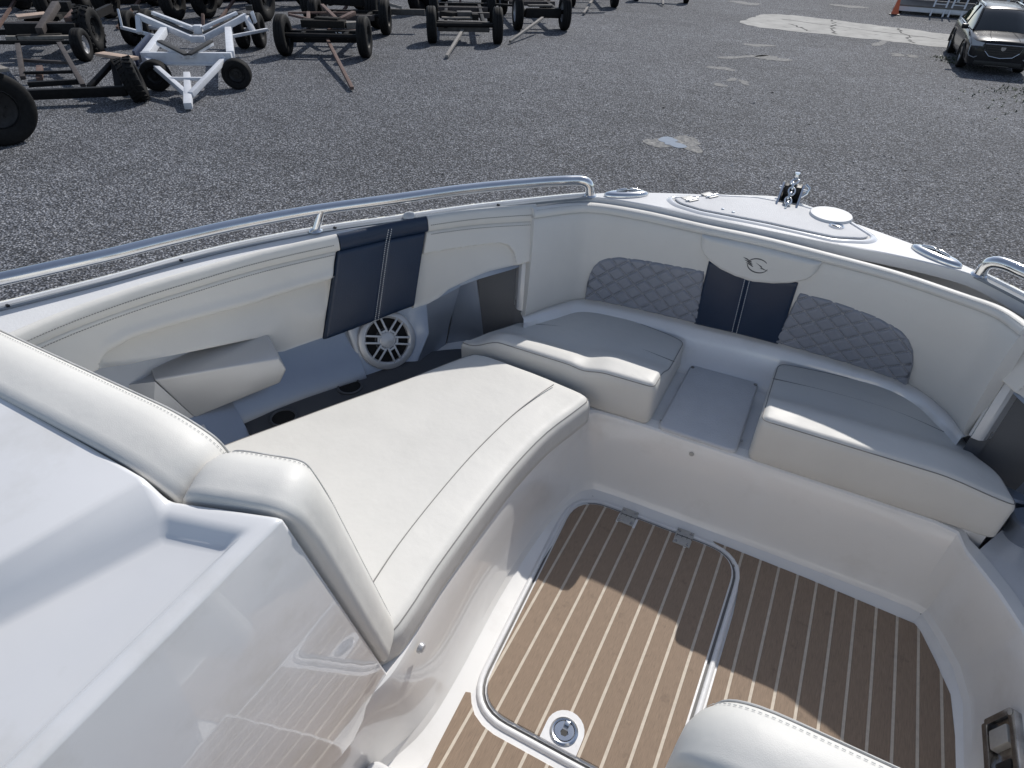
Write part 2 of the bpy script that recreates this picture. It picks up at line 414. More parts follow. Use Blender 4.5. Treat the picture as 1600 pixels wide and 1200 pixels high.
# puddle: pale crust of silt round a little standing water
sheet('silt_crust', blob((-2.82, 11.97), .36, .42, .3, 70, .34, 21), .005, SAND)
sheet('silt_crust', blob((-2.52, 12.05), .24, .30, .3, 50, .4, 24), .0045, SAND)
WATER = mat('puddle_water', (.20, .22, .25), .06, 0, 0, .1, 9, .06, 30)
sheet('puddle', blob((-2.86, 11.98), .20, .26, .5, 60, .34, 5), .009, WATER)
# loose stones and crumbs on the yard
def stones(name, cnt, region, smin, smax, m, seed):
    rs = random.Random(seed); V = []; F = []
    base = [(1, 0, .1), (.3, .9, 0), (-.8, .5, .05), (-.7, -.6, .1), (.35, -.85, 0), (.1, .05, .75)]
    fs = [(0, 1, 5), (1, 2, 5), (2, 3, 5), (3, 4, 5), (4, 0, 5)]
    for _ in range(cnt):
        x, y = region(rs); s = rs.uniform(smin, smax)*rs.uniform(.6, 1); a = rs.uniform(0, 6.28); ca, sa = math.cos(a), math.sin(a); k = len(V); h = rs.uniform(.4, .9)
        for p in base:
            px, py = p[0]*s*rs.uniform(.7, 1.15), p[1]*s*rs.uniform(.7, 1.15); V.append((x+px*ca-py*sa, y+px*sa+py*ca, p[2]*s*h-.002))
        F += [tuple(i+k for i in f) for f in fs]
    me = bpy.data.meshes.new(name); me.from_pydata(V, [], F); ms = m if isinstance(m, list) else [m]
    for q in ms: me.materials.append(q)
    if len(ms) > 1:
        me.polygons.foreach_set('material_index', [(i//5*2654435761 >> 7) % len(ms) for i in range(len(F))])
    o = bpy.data.objects.new(name, me); COL.objects.link(o); o['kind'] = 'stuff'; return o
STN = [mat('gravel_stone', (c, c*1.01, c*1.06), .8) for c in (.05, .10, .16, .26, .13, .08)]
def near_region(rs):
    # the wedge of yard in front of and beside the bow
    while True:
        d = 4.2+13*rs.random()**1.3; a = rs.uniform(-1.15, .45); x, y = d*math.sin(a), d*math.cos(a)
        if not (abs(x-XC) < 2.0 and y < 2.4): return x, y
stones('loose_gravel', 120000, near_region, .009, .021, STN, 3)
stones('coarse_gravel', 9000, near_region, .018, .034, STN, 5)
stones('scattered_stones', 160, near_region, .03, .055, STN[:3], 8)
# ================================================================== THE BOAT
boat = empty('boat', (XC, .9, 0), 'white bow rider boat whose open bow with cream seats fills the foreground', 'boat')
def bp(mb, name, m, ang=40, parent=None, label=None, flat=False): return mb.build(name, m, parent or boat, True, ang, label, flat)

OUTP = [(-2.14, -.9), (-2.12, 0), (-2.05, .45), (-1.99, .66), (-1.93, .79), (-1.835, 1.0), (-1.765, 1.18), (-1.675, 1.37), (-1.545, 1.575), (-1.37, 1.79),
        (-1.2, 1.995), (-.995, 2.195), (-.86, 2.30), (-.75, 2.375), (-.62, 2.452), (-.42, 2.552), (-.27, 2.632), (-.17, 2.668)]
INP = [(-1.82, -.9), (-1.80, 0), (-1.78, .40), (-1.775, .63), (-1.76, .795), (-1.72, .96), (-1.658, 1.131), (-1.58, 1.322), (-1.447, 1.557), (-1.312, 1.784),
       (-1.16, 1.977), (-.978, 2.15), (-.872, 2.245), (-.782, 2.296), (-.60, 2.316), (-.37, 2.31), (-.26, 2.31), (-.17, 2.31)]
ZP = [.866]*10+[.868, .874, .882, .886, .887, .887, .888, .888]
def full(L): return L+[mir(p) for p in L[-2::-1]]
OUT = spl(full(OUTP), 5); INN = spl(full(INP), 5); ZD = [z for z, in spl([(z,) for z in ZP+ZP[-2::-1]], 5)]
# hull shell
rows = []
for z, fx, rk in ((.858, 1, 0), (.80, 1.006, -.01), (.785, .992, 0), (.4, .985, .015), (.1, .97, .05), (0, .93, .10), (-.5, .74, .4), (-1.0, .45, .7), (-1.5, .15, 1.0), (-1.695, .01, 1.25)):
    rows.append([(XC+(x-XC)*fx, y-rk*max(0, (y-.5)/2.17)**1.4, z+(d-.866 if z > .8 else 0)) for (x, y), d in zip(OUT, ZD)])
mb = MB().grid(rows)
k = len(OUT); ring = [i*k for i in range(10)]+[i*k+k-1 for i in range(9, -1, -1)]
mb.f.append(ring)
bp(mb, 'hull', GEL, 50)
# deck and gunwale
P = []
for (a, b), (c, d), z in zip(INN, OUT, ZD):
    P.append([(a, b, z-.04), (a, b, z-.003), (lerp(a, c, .03), lerp(b, d, .03), z)]+[(lerp(a, c, t), lerp(b, d, t), z) for t in (.2, .5, .8, .97)]+[(c, d, z-.004), (c, d, z-.02)])
deck = bp(MB().grid(P), 'deck', DECK, 30)
def offs(pts, d):
    out = []
    for i in range(len(pts)):
        a, b = pts[max(0, i-1)], pts[min(len(pts)-1, i+1)]; tx, ty = b[0]-a[0], b[1]-a[1]; l = math.hypot(tx, ty)
        out.append((pts[i][0]+ty/l*d, pts[i][1]-tx/l*d))
    return out
def strip(pts, zs, prof):
    cols = [offs(pts, n) for n, _ in prof]
    return MB().grid([[(cols[j][i][0], cols[j][i][1], zs[i]+prof[j][1]) for j in range(len(prof))] for i in range(len(pts))])
for rng, sgn in ((slice(0, 62), 1), (slice(len(OUT)-62, None), 1)):
    bp(strip(OUT[rng], ZD[rng], [(-.004, -.03), (-.004, .004), (.002, .009), (.014, .009), (.02, .003), (.02, -.01)]), 'gunwale_lip', GEL)
    sb = strip(OUT[rng], ZD[rng], [(.021, -.004), (.021, .003), (.044, .004), (.046, -.004)])
    st = bp(sb, 'rub_strip', STRIP)
    for i in range(8, 62, 11):
        p = offs(OUT[rng], .032)[i]; MB().box((p[0], p[1], ZD[rng][i]+.006), (.012, .007, .006), bev=.002).build('snap', BLACK, st, True)

# ---- bow backrest
BT = [(-.97, 2.10), (-.87, 2.21), (-.78, 2.265), (-.60, 2.285), (-.37, 2.275), (-.17, 2.275), (.06, 2.25), (.255, 2.22), (.44, 2.16), (.54, 2.12), (.60, 2.04)]
BB = [(-.935, 1.98), (-.86, 2.13), (-.775, 2.23), (-.6, 2.26), (-.33, 2.275), (-.17, 2.285), (0, 2.285), (.26, 2.27), (.43, 2.235), (.54, 2.13), (.59, 2.02)]
SB = Ruled(BT, BB, .87, .48)
bb = bp(sweep(SB, 0, 10, [(-.03, .85), (.008, .847), (.015, .835), (.02, .80), (.022, .72), (.018, .6), (.013, .52), (.009, .492), (-.002, .478), (-.03, .474)], 90), 'bow_backrest', VIN, 60)
roll_prof = [(-.026, .832), (-.028, .853), (-.022, .865), (-.009, .872), (.004, .871), (.015, .864), (.020, .853), (.017, .845), (.006, .843)]
rl = bp(sweep(SB, 0, 10, roll_prof, 110), 'backrest_roll', VIN, 60, bb)
mb = MB(); dashes(mb, [SB.pos(k*.1, .868, .0105) for k in range(1, 100)]); bp(mb, 'stitching', THREADG, 40, bb)
bp(MB().tube([SB.pos(k*.1, .8435, .0145) for k in range(0, 101)], .0024, 6), 'piping_or_shade_line', SEAM_OR_SHADE, 60, bb)
def quilt_disp(u, v, i, z):
    x = SB.pos(i, z).x; a = x/.078+z/.062; b = x/.078-z/.062
    g = lambda t: math.exp(-((t-round(t))/.075)**2)
    c = math.cos(math.pi*a)*math.cos(math.pi*a)
    return -.0080*max(g(a), g(b))+.0030
qtop = [(1.99, .50), (2.0, .56), (2.05, .60), (2.12, .628), (2.24, .655), (2.38, .671), (2.7, .688), (3.25, .698), (4.17, .711)]
qtopR = [(5.7, .715), (6.31, .719), (6.98, .706), (7.3, .692), (7.45, .682), (7.6, .662), (7.77, .625), (7.9, .57), (7.99, .49)]
def qf(i0, i1, tab): return lambda u, v: (lerp(i0, i1, u), lerp(.486, max(.49, itp(tab, lerp(i0, i1, u))), v))
ql = bp(patch(SB, qf(1.99, 4.1, qtop), .014, .014, 120, 54, .02, .05, .02, quilt_disp), 'quilted_panel', QUILT, 70, bb)
qr = bp(patch(SB, qf(5.85, 7.99, qtopR), .014, .014, 120, 54, .02, .05, .02, quilt_disp), 'quilted_panel', QUILT, 70, bb)
for pn, i0, i1, tab in ((ql, 1.99, 4.1, qtop), (qr, 5.85, 7.99, qtopR)):
    mb = MB()
    for sg in (1, -1):
        for kk in range(-30, 30):
            pts = []
            for q in range(0, 60):
                z = .49+q*.004
                x = (kk-sg*z/.062)*.078
                # index at this x
                lo, hi = i0, i1
                if not (SB.pos(lo, z).x < x < SB.pos(hi, z).x): 
                    if len(pts) > 1: dashes(mb, pts, .0085, .005, .0011)
                    pts = []; continue
                for _ in range(14):
                    m_ = (lo+hi)/2
                    if SB.pos(m_, z).x < x: lo = m_
                    else: hi = m_
                if z > itp(tab, lo)-.008: 
                    if len(pts) > 1: dashes(mb, pts, .0085, .005, .0011)
                    pts = []; continue
                pts.append(SB.pos(lo, z, .0248))
            if len(pts) > 1: dashes(mb, pts, .0085, .005, .0011)
    o = mb.build('quilt_stitching', THREADG, bb, True); o['kind'] = 'stuff'
def puff2(c, w):
    return lambda u, v, i, z: -.006*math.exp(-((u-c)/w)**2)+.007*abs(math.sin(math.pi*(u/(c) if u < c else (1-u)/(1-c))))*math.sin(math.pi*v)
nv = bp(patch(SB, lambda u, v: (lerp(lerp(4.01, 4.15, v), lerp(5.94, 5.76, v), u), lerp(.484, .75, v)), .0235, .008, 50, 22, .03, .05, .02, puff2(.5, .022)), 'navy_panel', NAVY, 60, bb)
mb = MB()
for du in (-.028, .028):
    dashes(mb, [SB.pos(lerp(lerp(4.01, 4.15, v/20), lerp(5.94, 5.76, v/20), .5+du), lerp(.49, .73, v/20), .0318) for v in range(21)], .0075, .0045, .0018)
bp(mb, 'stitching', THREADW, 40, bb)
hl = [(3.97, .83), (3.99, .80), (4.06, .776), (4.19, .748), (4.4, .727), (4.7, .712), (5.07, .706), (5.4, .719), (5.65, .740), (5.84, .768), (5.92, .80), (5.94, .83)]
hd = bp(patch(SB, lambda u, v: (lerp(3.97, 5.94, u), lerp(itp(hl, lerp(3.97, 5.94, u)), .846, v)), .008, .030, 50, 20, .05, .14, .02), 'headrest_pad', VIN, 70, bb)
# emblem on the headrest: a winged ring
O = SB.pos(5.03, .782, 0); fr = (Vector((O.x, O.y, O.z)), Vector((1, -.03, 0)), Vector((0, -.02, 1)), Vector((-.03, -1, -.02)))
mb = MB()
def arc(a0, a1, rx, ry, wd, c=(.012, 0), n=14):
    P = []
    for k in range(n+1):
        a = R(lerp(a0, a1, k/n)); t = wd*(.55+.45*math.sin(math.pi*(k/n)))
        P.append((c[0]+rx*math.cos(a), c[1]+ry*math.sin(a), t))
    pl = [(x+t*math.cos(math.atan2(y-c[1], x-c[0])), y+t*math.sin(math.atan2(y-c[1], x-c[0]))) for x, y, t in P]+[(x, y) for x, y, t in P[::-1]]
    mb.prism(pl, .0365, .0392, fr)
arc(8, 176, .034, .024, .0040, (.008, 0)); arc(186, 350, .034, .024, .0040, (.008, 0))
for k in range(3):
    y0 = .0195-k*.0085; x0 = -.048+k*.007
    mb.prism([(x0, y0), (x0+.014, y0-.0012), (-.014+k*.004, .0085-k*.0075), (-.017+k*.004, .0066-k*.0075)], .0365, .0392, fr)
mb.prism([(.000, .0095), (.022, .0005), (.016, -.0015), (.050, -.0125), (.017, -.0075), (.024, -.0045)], .0365, .0392, fr)
bp(mb, 'emblem', SILVERD, 20, bb, 'grey winged ring emblem')

# ---- side backrests, port and starboard mirrored
PT = [(-1.77, .40), (-1.765, .63), (-1.749, .795), (-1.709, .96), (-1.647, 1.131), (-1.569, 1.322), (-1.436, 1.557), (-1.303, 1.779), (-1.151, 1.969), (-.973, 2.131)]
PB = [(-1.77, .40), (-1.765, .63), (-1.749, .795), (-1.709, .96), (-1.647, 1.131), (-1.569, 1.322), (-1.436, 1.557), (-1.303, 1.779), (-1.13, 1.93), (-.93, 2.0)]
lowA = [(0, .64), (1.6, .682), (2.08, .682), (2.55, .657), (3.6, .622), (4.7, .59), (4.82, .576), (4.93, .545), (5.03, .517), (5.2, .508), (5.75, .516)]
insA = [(2.06, .675), (2.16, .705), (2.34, .726), (2.74, .738), (3.58, .732), (4.8, .717), (6.0, .733)]
lowB = [(6.89, .525), (7.24, .538), (7.4, .555), (7.55, .584), (7.8, .608), (8.22, .645), (9.1, .695)]
insB = [(7.0, .74), (7.78, .745), (8.37, .752), (8.5, .742), (8.59, .715), (8.66, .66)]
nvL = lambda z: lerp(5.53, 6.0, (z-.491)/.375); nvR = lambda z: lerp(6.89, 7.27, (z-.525)/.341)
def dispA(u, v, i, z):
    d = 0
    if i > 2.05:
        d -= .042*sst(-.001, .006, itp(insA, i)-z)*(1-.55*sst(0, .13, itp(insA, i)-z))*sst(2.02, 2.3, i)
        d += .009*math.exp(-((z-itp(insA, i)-.014)/.016)**2)*sst(2.02, 2.6, i)
        d += .008*math.exp(-((z-.60)/.05)**2)*sst(2.3, 3.2, i)
        d -= .012*math.exp(-((i-5.2)/.22)**2-((z-.60)/.05)**2)
    return d
def dispB(u, v, i, z):
    return -.022*sst(-.002, .007, itp(insB, i)-z)*sst(8.68, 8.56, i) if i < 8.68 else 0
pbot_roll = [(-.012, .85), (-.013, .867), (-.007, .875), (.003, .875), (.011, .864), (.014, .845), (.0135, .828), (.008, .821)]
LEAN = lambda z: -.004+.034*max(0, (.80-z)/.30)
for side in (0, 1):
    S = Ruled(PT, PB, .87, .5, bool(side))
    sbk = bp(sweep(S, 0, 9.0, [(-.02, .84), (-.008, .82), (-.03, .78), (-.03, .70)], 60), 'side_backrest', VIN, 60)
    def fA(u, v):
        i0 = lerp(0, 5.75, u); z = lerp(itp(lowA, i0), .823, v); return lerp(0, nvL(z)-.01, u), z
    def fB(u, v):
        i0 = lerp(7.0, 9.06, u); z = lerp(itp(lowB, i0), .823, v); return lerp(nvR(z)+.01, 9.06, u), z
    bp(patch(S, fA, LEAN, .016, 170, 64, .006, .05, .04, dispA), 'backrest_pad', VIN, 60, sbk)
    bp(patch(S, fB, LEAN, .016, 90, 60, .02, .06, .03, dispB), 'backrest_pad', VIN, 60, sbk)
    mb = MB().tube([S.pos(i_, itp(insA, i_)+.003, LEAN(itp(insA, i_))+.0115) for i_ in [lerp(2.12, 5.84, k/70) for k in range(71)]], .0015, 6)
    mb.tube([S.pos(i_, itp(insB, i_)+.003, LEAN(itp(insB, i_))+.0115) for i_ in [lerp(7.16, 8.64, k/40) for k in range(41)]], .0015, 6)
    bp(mb, 'piping_or_shade_line', SEAM_OR_SHADE, 60, sbk)  # darker tube along both inset lines stands in for the shade under their step
    nvp = bp(patch(S, lambda u, v: (lerp(nvL(lerp(lerp(.512, .545, u), .822, v)), nvR(lerp(lerp(.512, .545, u), .822, v)), u), lerp(lerp(.512, .545, u), .822, v)),
                   lambda z: LEAN(z)+.004, .017, 60, 26, .02, .05, .03, puff2(.54, .02)), 'navy_band', NAVY, 60, sbk)
    bp(sweep(S, 0, nvL(.85)-.01, pbot_roll, 80), 'backrest_roll', VIN, 60, sbk)
    bp(sweep(S, nvL(.85), nvR(.85), [(n+(.002 if n > -.01 else 0), z+.001) for n, z in pbot_roll], 24), 'navy_roll', NAVY, 60, sbk)
    bp(sweep(S, nvR(.85)+.01, 9.04, pbot_roll, 30), 'backrest_roll', VIN, 60, sbk)
    mb = MB()
    for a, b in ((0.05, 5.9), (7.3, 9.0)):
        for z, n in ((.846, .0148), (.811, .0126)): dashes(mb, [S.pos(lerp(a, b, k/60), z, n) for k in range(61)], .0075, .005, .0018)
    bp(mb, 'stitching', THREADD, 40, sbk)
    mb = MB()
    for a, b in ((0, 5.93), (7.25, 9.03)): mb.tube([S.pos(lerp(a, b, k/60), .8215, .0085) for k in range(61)], .0022, 6)
    bp(mb, 'piping_or_shade_line', SEAM_OR_SHADE, 40, sbk)
    mb = MB()
    for du in (-.018, .018):
        dashes(mb, [S.pos(lerp(nvL(z), nvR(z), .54+du), z, LEAN(z)+.0205 if z < .82 else .0172) for z in [lerp(.535, .86, k/24) for k in range(25)]], .0075, .0045, .0018)
    bp(mb, 'stitching', THREADW, 40, sbk)
    # moulded silver side panel below the pads
    sp = bp(sweep(S, 3.95, 5.98, [(-.05, .72), (-.04, .56), (-.012, .47), (.05, .40), (.095, .345), (.10, .33)], 40, False), 'side_moulding', SILVER, 60)
    bp(sweep(S, 0, 3.95, [(-.05, .72), (-.035, .56), (-.008, .47), (.05, .40), (.10, .36), (.20, .27)], 24, False), 'switch_moulding', SILVER, 60, sp)
    if not side: bp(sweep(S, 3.95, 9.1, [(.06, .340), (.12, .333), (.46, .331)], 40), 'cup_holder_shelf', SILVERD, 60, sp)
    for i, nn in (((3.95, .185), (5.55, .175)) if not side else ()):
        c = Vector((-1.462, 1.178, .3345) if i < 5 else (-1.375, 1.43, .3345))
        ch = MB().lathe([(.047, 0), (.047, .004), (.043, .006), (.039, .004), (.039, .001)], c, n=28, cap=False).build('cup_holder', SILVERD, sp, True)
        MB().lathe([(.0392, .0015), (.02, .0012), (0, .0012)], c, n=28).build('cup_cavity', HOLE, sp, True)
    # switch plate on the slanted block
    a = S.pos(3.1, .352, .112); ix = (S.pos(3.4, .352, .112)-S.pos(2.8, .352, .112)).normalized(); dn = (S.pos(3.1, .27, .20)-S.pos(3.1, .36, .10)).normalized(); nn = ix.cross(dn)
    if nn.z < 0: nn = -nn
    swp = MB().box(a+nn*.002, (.075, .095, .005), ix, dn, nn, .002).build('switch_plate', SILVERL, sp, True)
    MB().box(a+nn*.005, (.038, .06, .008), ix, dn, nn, .003).build('switch', BLACK, sp, True)
    mb = MB()
    for q in ((-.03, -.04), (.03, -.04), (.03, .04), (-.03, .04)): mb.lathe([(.004, .004), (.003, .006), (0, .006)], a+ix*q[0]+dn*q[1], ix, dn, nn, 10)
    mb.build('screw', STEELB, sp, True)
    # speaker pod, bulging from the panel
    pslope = [(.26, .14), (.331, .092), (.40, .052), (.426, .041), (.48, .020), (.523, .004), (.60, -.02), (.66, -.035)]
    redge = [(.26, 6.70), (.331, 6.80), (.426, 7.11), (.523, 7.18), (.66, 7.20)]; rn = [(.26, .14), (.331, .10), (.426, .055), (.523, .002), (.66, -.035)]
    bp(patch(S, lambda u, v: (lerp(5.86+.10*(1-v), itp(redge, lerp(.27, .66, v)), u), lerp(.27, .66, v)), lambda z: itp(pslope, z)-.026, .020, 36, 24, .08, .10, .03,
             lambda u, v, i, z: sst(.74, 1, u)*(itp(rn, z)-itp(pslope, z)+.006), ends=(1, 0, 1, 0)), 'speaker_pod', SILVER, 60, sp)
    c = S.pos(6.42, .437, .047); ks_ = 1.12; tx = (S.pos(6.8, .435)-S.pos(6.2, .435)).normalized(); hn = S.pos(6.5, .435, 1)-S.pos(6.5, .435, 0)
    N = (hn*math.cos(R(24))+Vector((0, 0, 1))*math.sin(R(24))).normalized(); U = tx; V = N.cross(U)
    K = lambda L: [(r*ks_, z) for r, z in L]
    spk = MB().lathe(K([(.102, -.02), (.100, .004), (.094, .009), (.082, .010), (.076, .004), (.074, -.014)]), c, U, V, N, 44, cap=False).build('speaker', SILVERL, sp, True)
    MB().lathe(K([(.0745, -.006), (.05, -.011), (.03, -.012), (0, -.012)]), c, U, V, N, 32).build('speaker_cone', HOLE, sp, True)
    MB().lathe(K([(.046, -.0095), (.040, -.004), (.02, -.008), (0, -.008)]), c, U, V, N, 32).build('speaker_surround', SILVERD, sp, True)
    MB().lathe(K([(.029, -.006), (.029, .008), (.025, .011), (.024, .009), (.012, .012), (0, .013)]), c, U, V, N, 28).build('speaker_hub', SILVERL, sp, True)
    for k in range(6):
        a = R(60*k+42); d = U*math.cos(a)+V*math.sin(a); e = V*math.cos(a)-U*math.sin(a); mb = MB()
        for sg in (-1, 1): mb.bar(c+d*.025+e*.0125*sg+N*.006, c+d*.089+e*.0135*sg+N*.006, .0075, .006, N, .001)
        mb.bar(c+d*.037-e*.0125+N*.006, c+d*.037+e*.0125+N*.006, .007, .006, N)
        mb.build('spoke', SILVERL, sp, True)
    # faceted ridge and pocket towards the bow
    def quad(cs, n=6):
        P = []
        for a in range(n+1):
            row = []
            for b in range(n+1):
                u, v = a/n, b/n
                t = [lerp(lerp(cs[0][q], cs[1][q], u), lerp(cs[3][q], cs[2][q], u), v) for q in range(3)]; row.append(S.pos(*t))
            P.append(row)
        return MB().grid(P)
    fp = [(7.14, .62, -.05), (7.82, .68, -.05), (7.17, .523, .004), (7.77, .573, -.014), (7.10, .426, .060), (7.53, .41, .0), (6.79, .331, .104), (7.44, .297, .0), (6.68, .25, .15), (7.40, .24, .0)]
    mb = MB().add([S.pos(*q) for q in fp], [(0, 2, 3, 1), (2, 4, 5, 3), (4, 6, 5), (6, 7, 5), (6, 8, 9, 7)])
    bp(mb, 'faceted_moulding', SILVER, 18, sp)
    bp(quad([(7.74, .72, -.05), (8.78, .77, -.05), (8.76, .652, -.014), (7.765, .575, -.014)]), 'pocket_frame', SILVER, 30, sp)
    bp(quad([(7.80, .64, -.018), (8.05, .68, -.05), (8.24, .28, -.042), (7.42, .25, -.004)]), 'pocket_cheek', SILVER, 30, sp)
    bp(quad([(8.05, .72, -.05), (8.8, .76, -.05), (8.8, .26, -.05), (8.24, .26, -.042)]), 'pocket_back', SILVERD, 30, sp)
    cm = MB()
    cm.grid([[S.pos(i, z, n) for i, n in ((8.74, -.05), (8.74, -.014), (8.78, -.006), (8.90, -.004), (8.94, -.012), (9.02, -.014), (9.06, -.03))] for z in (.70, .62, .55, .50, .492)])
    bp(cm, 'pocket_column', SILVERL, 30, sp)
    bp(quad([(8.72, .52, -.03), (9.1, .52, -.03), (9.1, .28, -.03), (8.72, .28, -.03)]), 'column_foot', SILVERD, 30, sp)

    fl = [(-1.0, 1.94), (-.925, 1.955), (-.895, 2.05), (-.86, 2.12), (-.98, 2.14)]
    bp(MB().prism([mir(p) if side else p for p in fl], .2, .346), 'corner_filler', GEL, 30)
# ---- armrest on the port side
arm = MB()
A, B_, C_, D_, E_ = Vector((-1.706, .934, .57)), Vector((-1.455, 1.214, .57)), Vector((-1.442, 1.222, .52)), Vector((-1.463, 1.20, .47)), Vector((-1.65, .985, .40))
back = Vector((-.85, .53, 0)).normalized()*.13
pts = [A, B_, C_, D_, E_]; pb = [p+back*(.95 if i < 2 else 1)+Vector((0, 0, .022 if i < 2 else 0)) for i, p in enumerate(pts)]
arm.add(pts+pb, [(0, 1, 2, 3, 4), (0, 5, 6, 1), (1, 6, 7, 2), (2, 7, 8, 3), (3, 8, 9, 4), (4, 9, 5, 0), (9, 8, 7, 6, 5)])
bm = bmesh.new(); vv = [bm.verts.new(v) for v in arm.v]; [bm.faces.new([vv[i] for i in f]) for f in arm.f]
bmesh.ops.recalc_face_normals(bm, faces=bm.faces[:]); bmesh.ops.bevel(bm, geom=bm.edges[:], offset=.008, segments=3, profile=.5, affect='EDGES'); bm.verts.index_update()
arm = MB().add([v.co.copy() for v in bm.verts], [[v.index for v in f.verts] for f in bm.faces]); bm.free()
ar = bp(arm, 'armrest', SILVERL, 50)
fin = [(-1.706, .936, .562), (-1.652, .985, .405), (-1.70, .87, .42), (-1.80, .86, .56)]
F2 = [Vector(p)+back*.6 for p in fin]
bp(MB().add([Vector(p) for p in fin]+F2, [(0, 1, 2, 3), (7, 6, 5, 4), (0, 4, 5, 1), (1, 5, 6, 2), (2, 6, 7, 3), (3, 7, 4, 0)]), 'armrest_root', SILVERL, 50, ar)

# ---- cockpit liner: floor, walls, seat platforms
bp(MB().prism([(-1.5, -.9), (1.3, -.9), (1.3, 1.9), (-1.5, 1.9)], -.05, 0), 'cockpit_floor', GELF, 30)
ST = [(-.612, .30, -.614, .30, .33), (-.604, .50, -.606, .50, .33), (-.566, .64, -.589, .612, .33), (-.562, .80, -.604, .80, .33), (-.578, 1.1, -.609, 1.09, .33), (-.575, 1.35, -.598, 1.35, .33), (-.56, 1.52, -.583, 1.53, .33),
      (-.537, 1.63, -.57, 1.66, .33), (-.50, 1.682, -.545, 1.728, .33), (-.44, 1.702, -.46, 1.748, .33), (-.2, 1.706, -.2, 1.75, .33), (.2, 1.707, .2, 1.75, .33), (.54, 1.702, .56, 1.748, .33), (.61, 1.70, .625, 1.738, .325),
      (.655, 1.688, .657, 1.692, .30), (.70, 1.61, .722, 1.59, .30), (.742, 1.52, .775, 1.48, .30), (.765, 1.41, .79, 1.38, .30), (.76, 1.2, .79, 1.1, .30), (.75, .8, .78, .7, .30), (.74, .2, .77, .2, .30), (.74, -.9, .77, -.9, .30)]
ks = 13
ST = spl(ST[:ks], 5)[:-1]+[tuple(lerp(p[q], r_[q], t/4) for q in range(5)) for p, r_ in zip(ST[ks-1:], ST[ks:]) for t in range(4)]
base = [(s[0], s[1]) for s in ST]; P = []
ib = {d: offs(base, d) for d in (.075, .04, .016, .004)}
for k, (a, b, c, d, z) in enumerate(ST):
    top = (c, d); ox, oy = c-ib[.075][k][0], d-ib[.075][k][1]; l = math.hypot(ox, oy); ox, oy = ox/l, oy/l
    row = [(*ib[.075][k], .0006), (*ib[.04][k], .004), (*ib[.016][k], .013), (*ib[.004][k], .032)]
    for t in (.15, .4, .7, .93): row.append((lerp(a, c, t), lerp(b, d, t), lerp(.04, z, t)))
    row += [(c+ox*.003, d+oy*.003, z-.006), (c+ox*.010, d+oy*.010, z), (c+ox*.05, d+oy*.05, z)]
    P.append(row)
bp(MB().grid(P), 'cockpit_wall', LINER, 22)
bp(MB().prism([(-1.6, .3), (-.612, .3), (-.625, 1.09), (-.60, 1.53), (-.565, 1.735), (-.46, 1.765), (.57, 1.765), (.70, 1.765), (.78, 2.3), (.3, 2.42), (-.6, 2.42), (-1.2, 2.1)], .20, .327), 'seat_base', GEL, 30)
bp(MB().prism([(.68, 1.71), (.735, 1.61), (.79, 1.49), (.805, 1.38), (.805, 1.1), (.785, -.9), (1.5, -.9), (1.5, 1.6), (.95, 2.2)], .15, .297), 'starboard_ledge', GEL, 30)
shp = [(-.04, .478), (.006, .468), (.022, .452), (.036, .42), (.055, .375), (.09, .345), (.15, .325)]
bp(MB().grid([[SB.pos(k/8, z, n if n < 0 else n*min(1, .15+min(k, 80-k)/9)) for n, z in shp] for k in range(81)]), 'backrest_shelf', GEL, 60)
gp = bp(MB().pad(rpoly([(-.30, 1.757), (-.03, 1.757), (-.035, 2.19), (-.296, 2.185)], .025), .018, .009, (Vector((0, 0, .326)), Vector((1, 0, 0)), Vector((0, 1, 0)), Vector((0, 0, 1)))), 'step_plate', NONSKID, 60)
def screw(p, W, par, r=.0065, m=STEELB):
    W = Vector(W).normalized(); U = W.orthogonal().normalized(); V = W.cross(U)
    s = MB().lathe([(r*1.25, 0), (r*1.2, .0015), (r*.7, .0024), (r*.25, .0016), (0, .0012)], p, U, V, W, 12).build('screw', m, par, True); return s
for p in ((-.285, 2.165, .344), (-.045, 2.17, .344)): screw(p, (0, 0, 1), gp, .006, CHROMED)
screw((-.166, 1.741, .285), (0, -1, .1), gp, .007, STEELB)
for p in ((-.30, 1.80, .336), (-.026, 1.83, .336)): screw(p, (0, 0, 1), gp, .004, CHROMED)

# ---- faux-teak mats and hatch
def clip(poly, x, keep_right):
    out = []
    for i in range(len(poly)):
        a, b = poly[i-1], poly[i]; ia = (a[0] >= x) == keep_right; ibb = (b[0] >= x) == keep_right
        if ia != ibb:
            t = (x-a[0])/(b[0]-a[0]); out.append((x, a[1]+t*(b[1]-a[1])))
        if ibb: out.append(b)
    return out
def area(p): return abs(sum(p[i-1][0]*p[i][1]-p[i][0]*p[i-1][1] for i in range(len(p))))/2
def teak(mat_name, poly, z, x0, pitch, par, skip=None):
    base_ = MB().prism(poly, z, z+.0042).build(mat_name, CAULK, par, True, 30)
    xs = [x0+pitch*k for k in range(-30, 30)]; lo = min(p[0] for p in poly); hi = max(p[0] for p in poly)
    for a in xs:
        l, r = a+.0043, a+pitch-.0043
        if r < lo or l > hi: continue
        q = clip(clip(poly, l, True), r, False)
        if len(q) < 3 or area(q) < 2e-4: continue
        n = len(q); q2 = ccw(q)
        nr = normals(q2); ins = [(x-nx*.0012, y-ny*.0012) for (x, y), (nx, ny) in zip(q2, nr)]
        mb = MB(); vs = [(x, y, z+.003) for x, y in q2]+[(x, y, z+.0052) for x, y in q2]+[(x, y, z+.0062) for x, y in ins]
        mb.add(vs, [list(range(2*n, 3*n))]+[[i, (i+1) % n, n+(i+1) % n, n+i] for i in range(n)]+[[n+i, n+(i+1) % n, 2*n+(i+1) % n, 2*n+i] for i in range(n)])
        mb.build('plank', TEAK, base_ if par is boat else par, True, 30)
    return base_
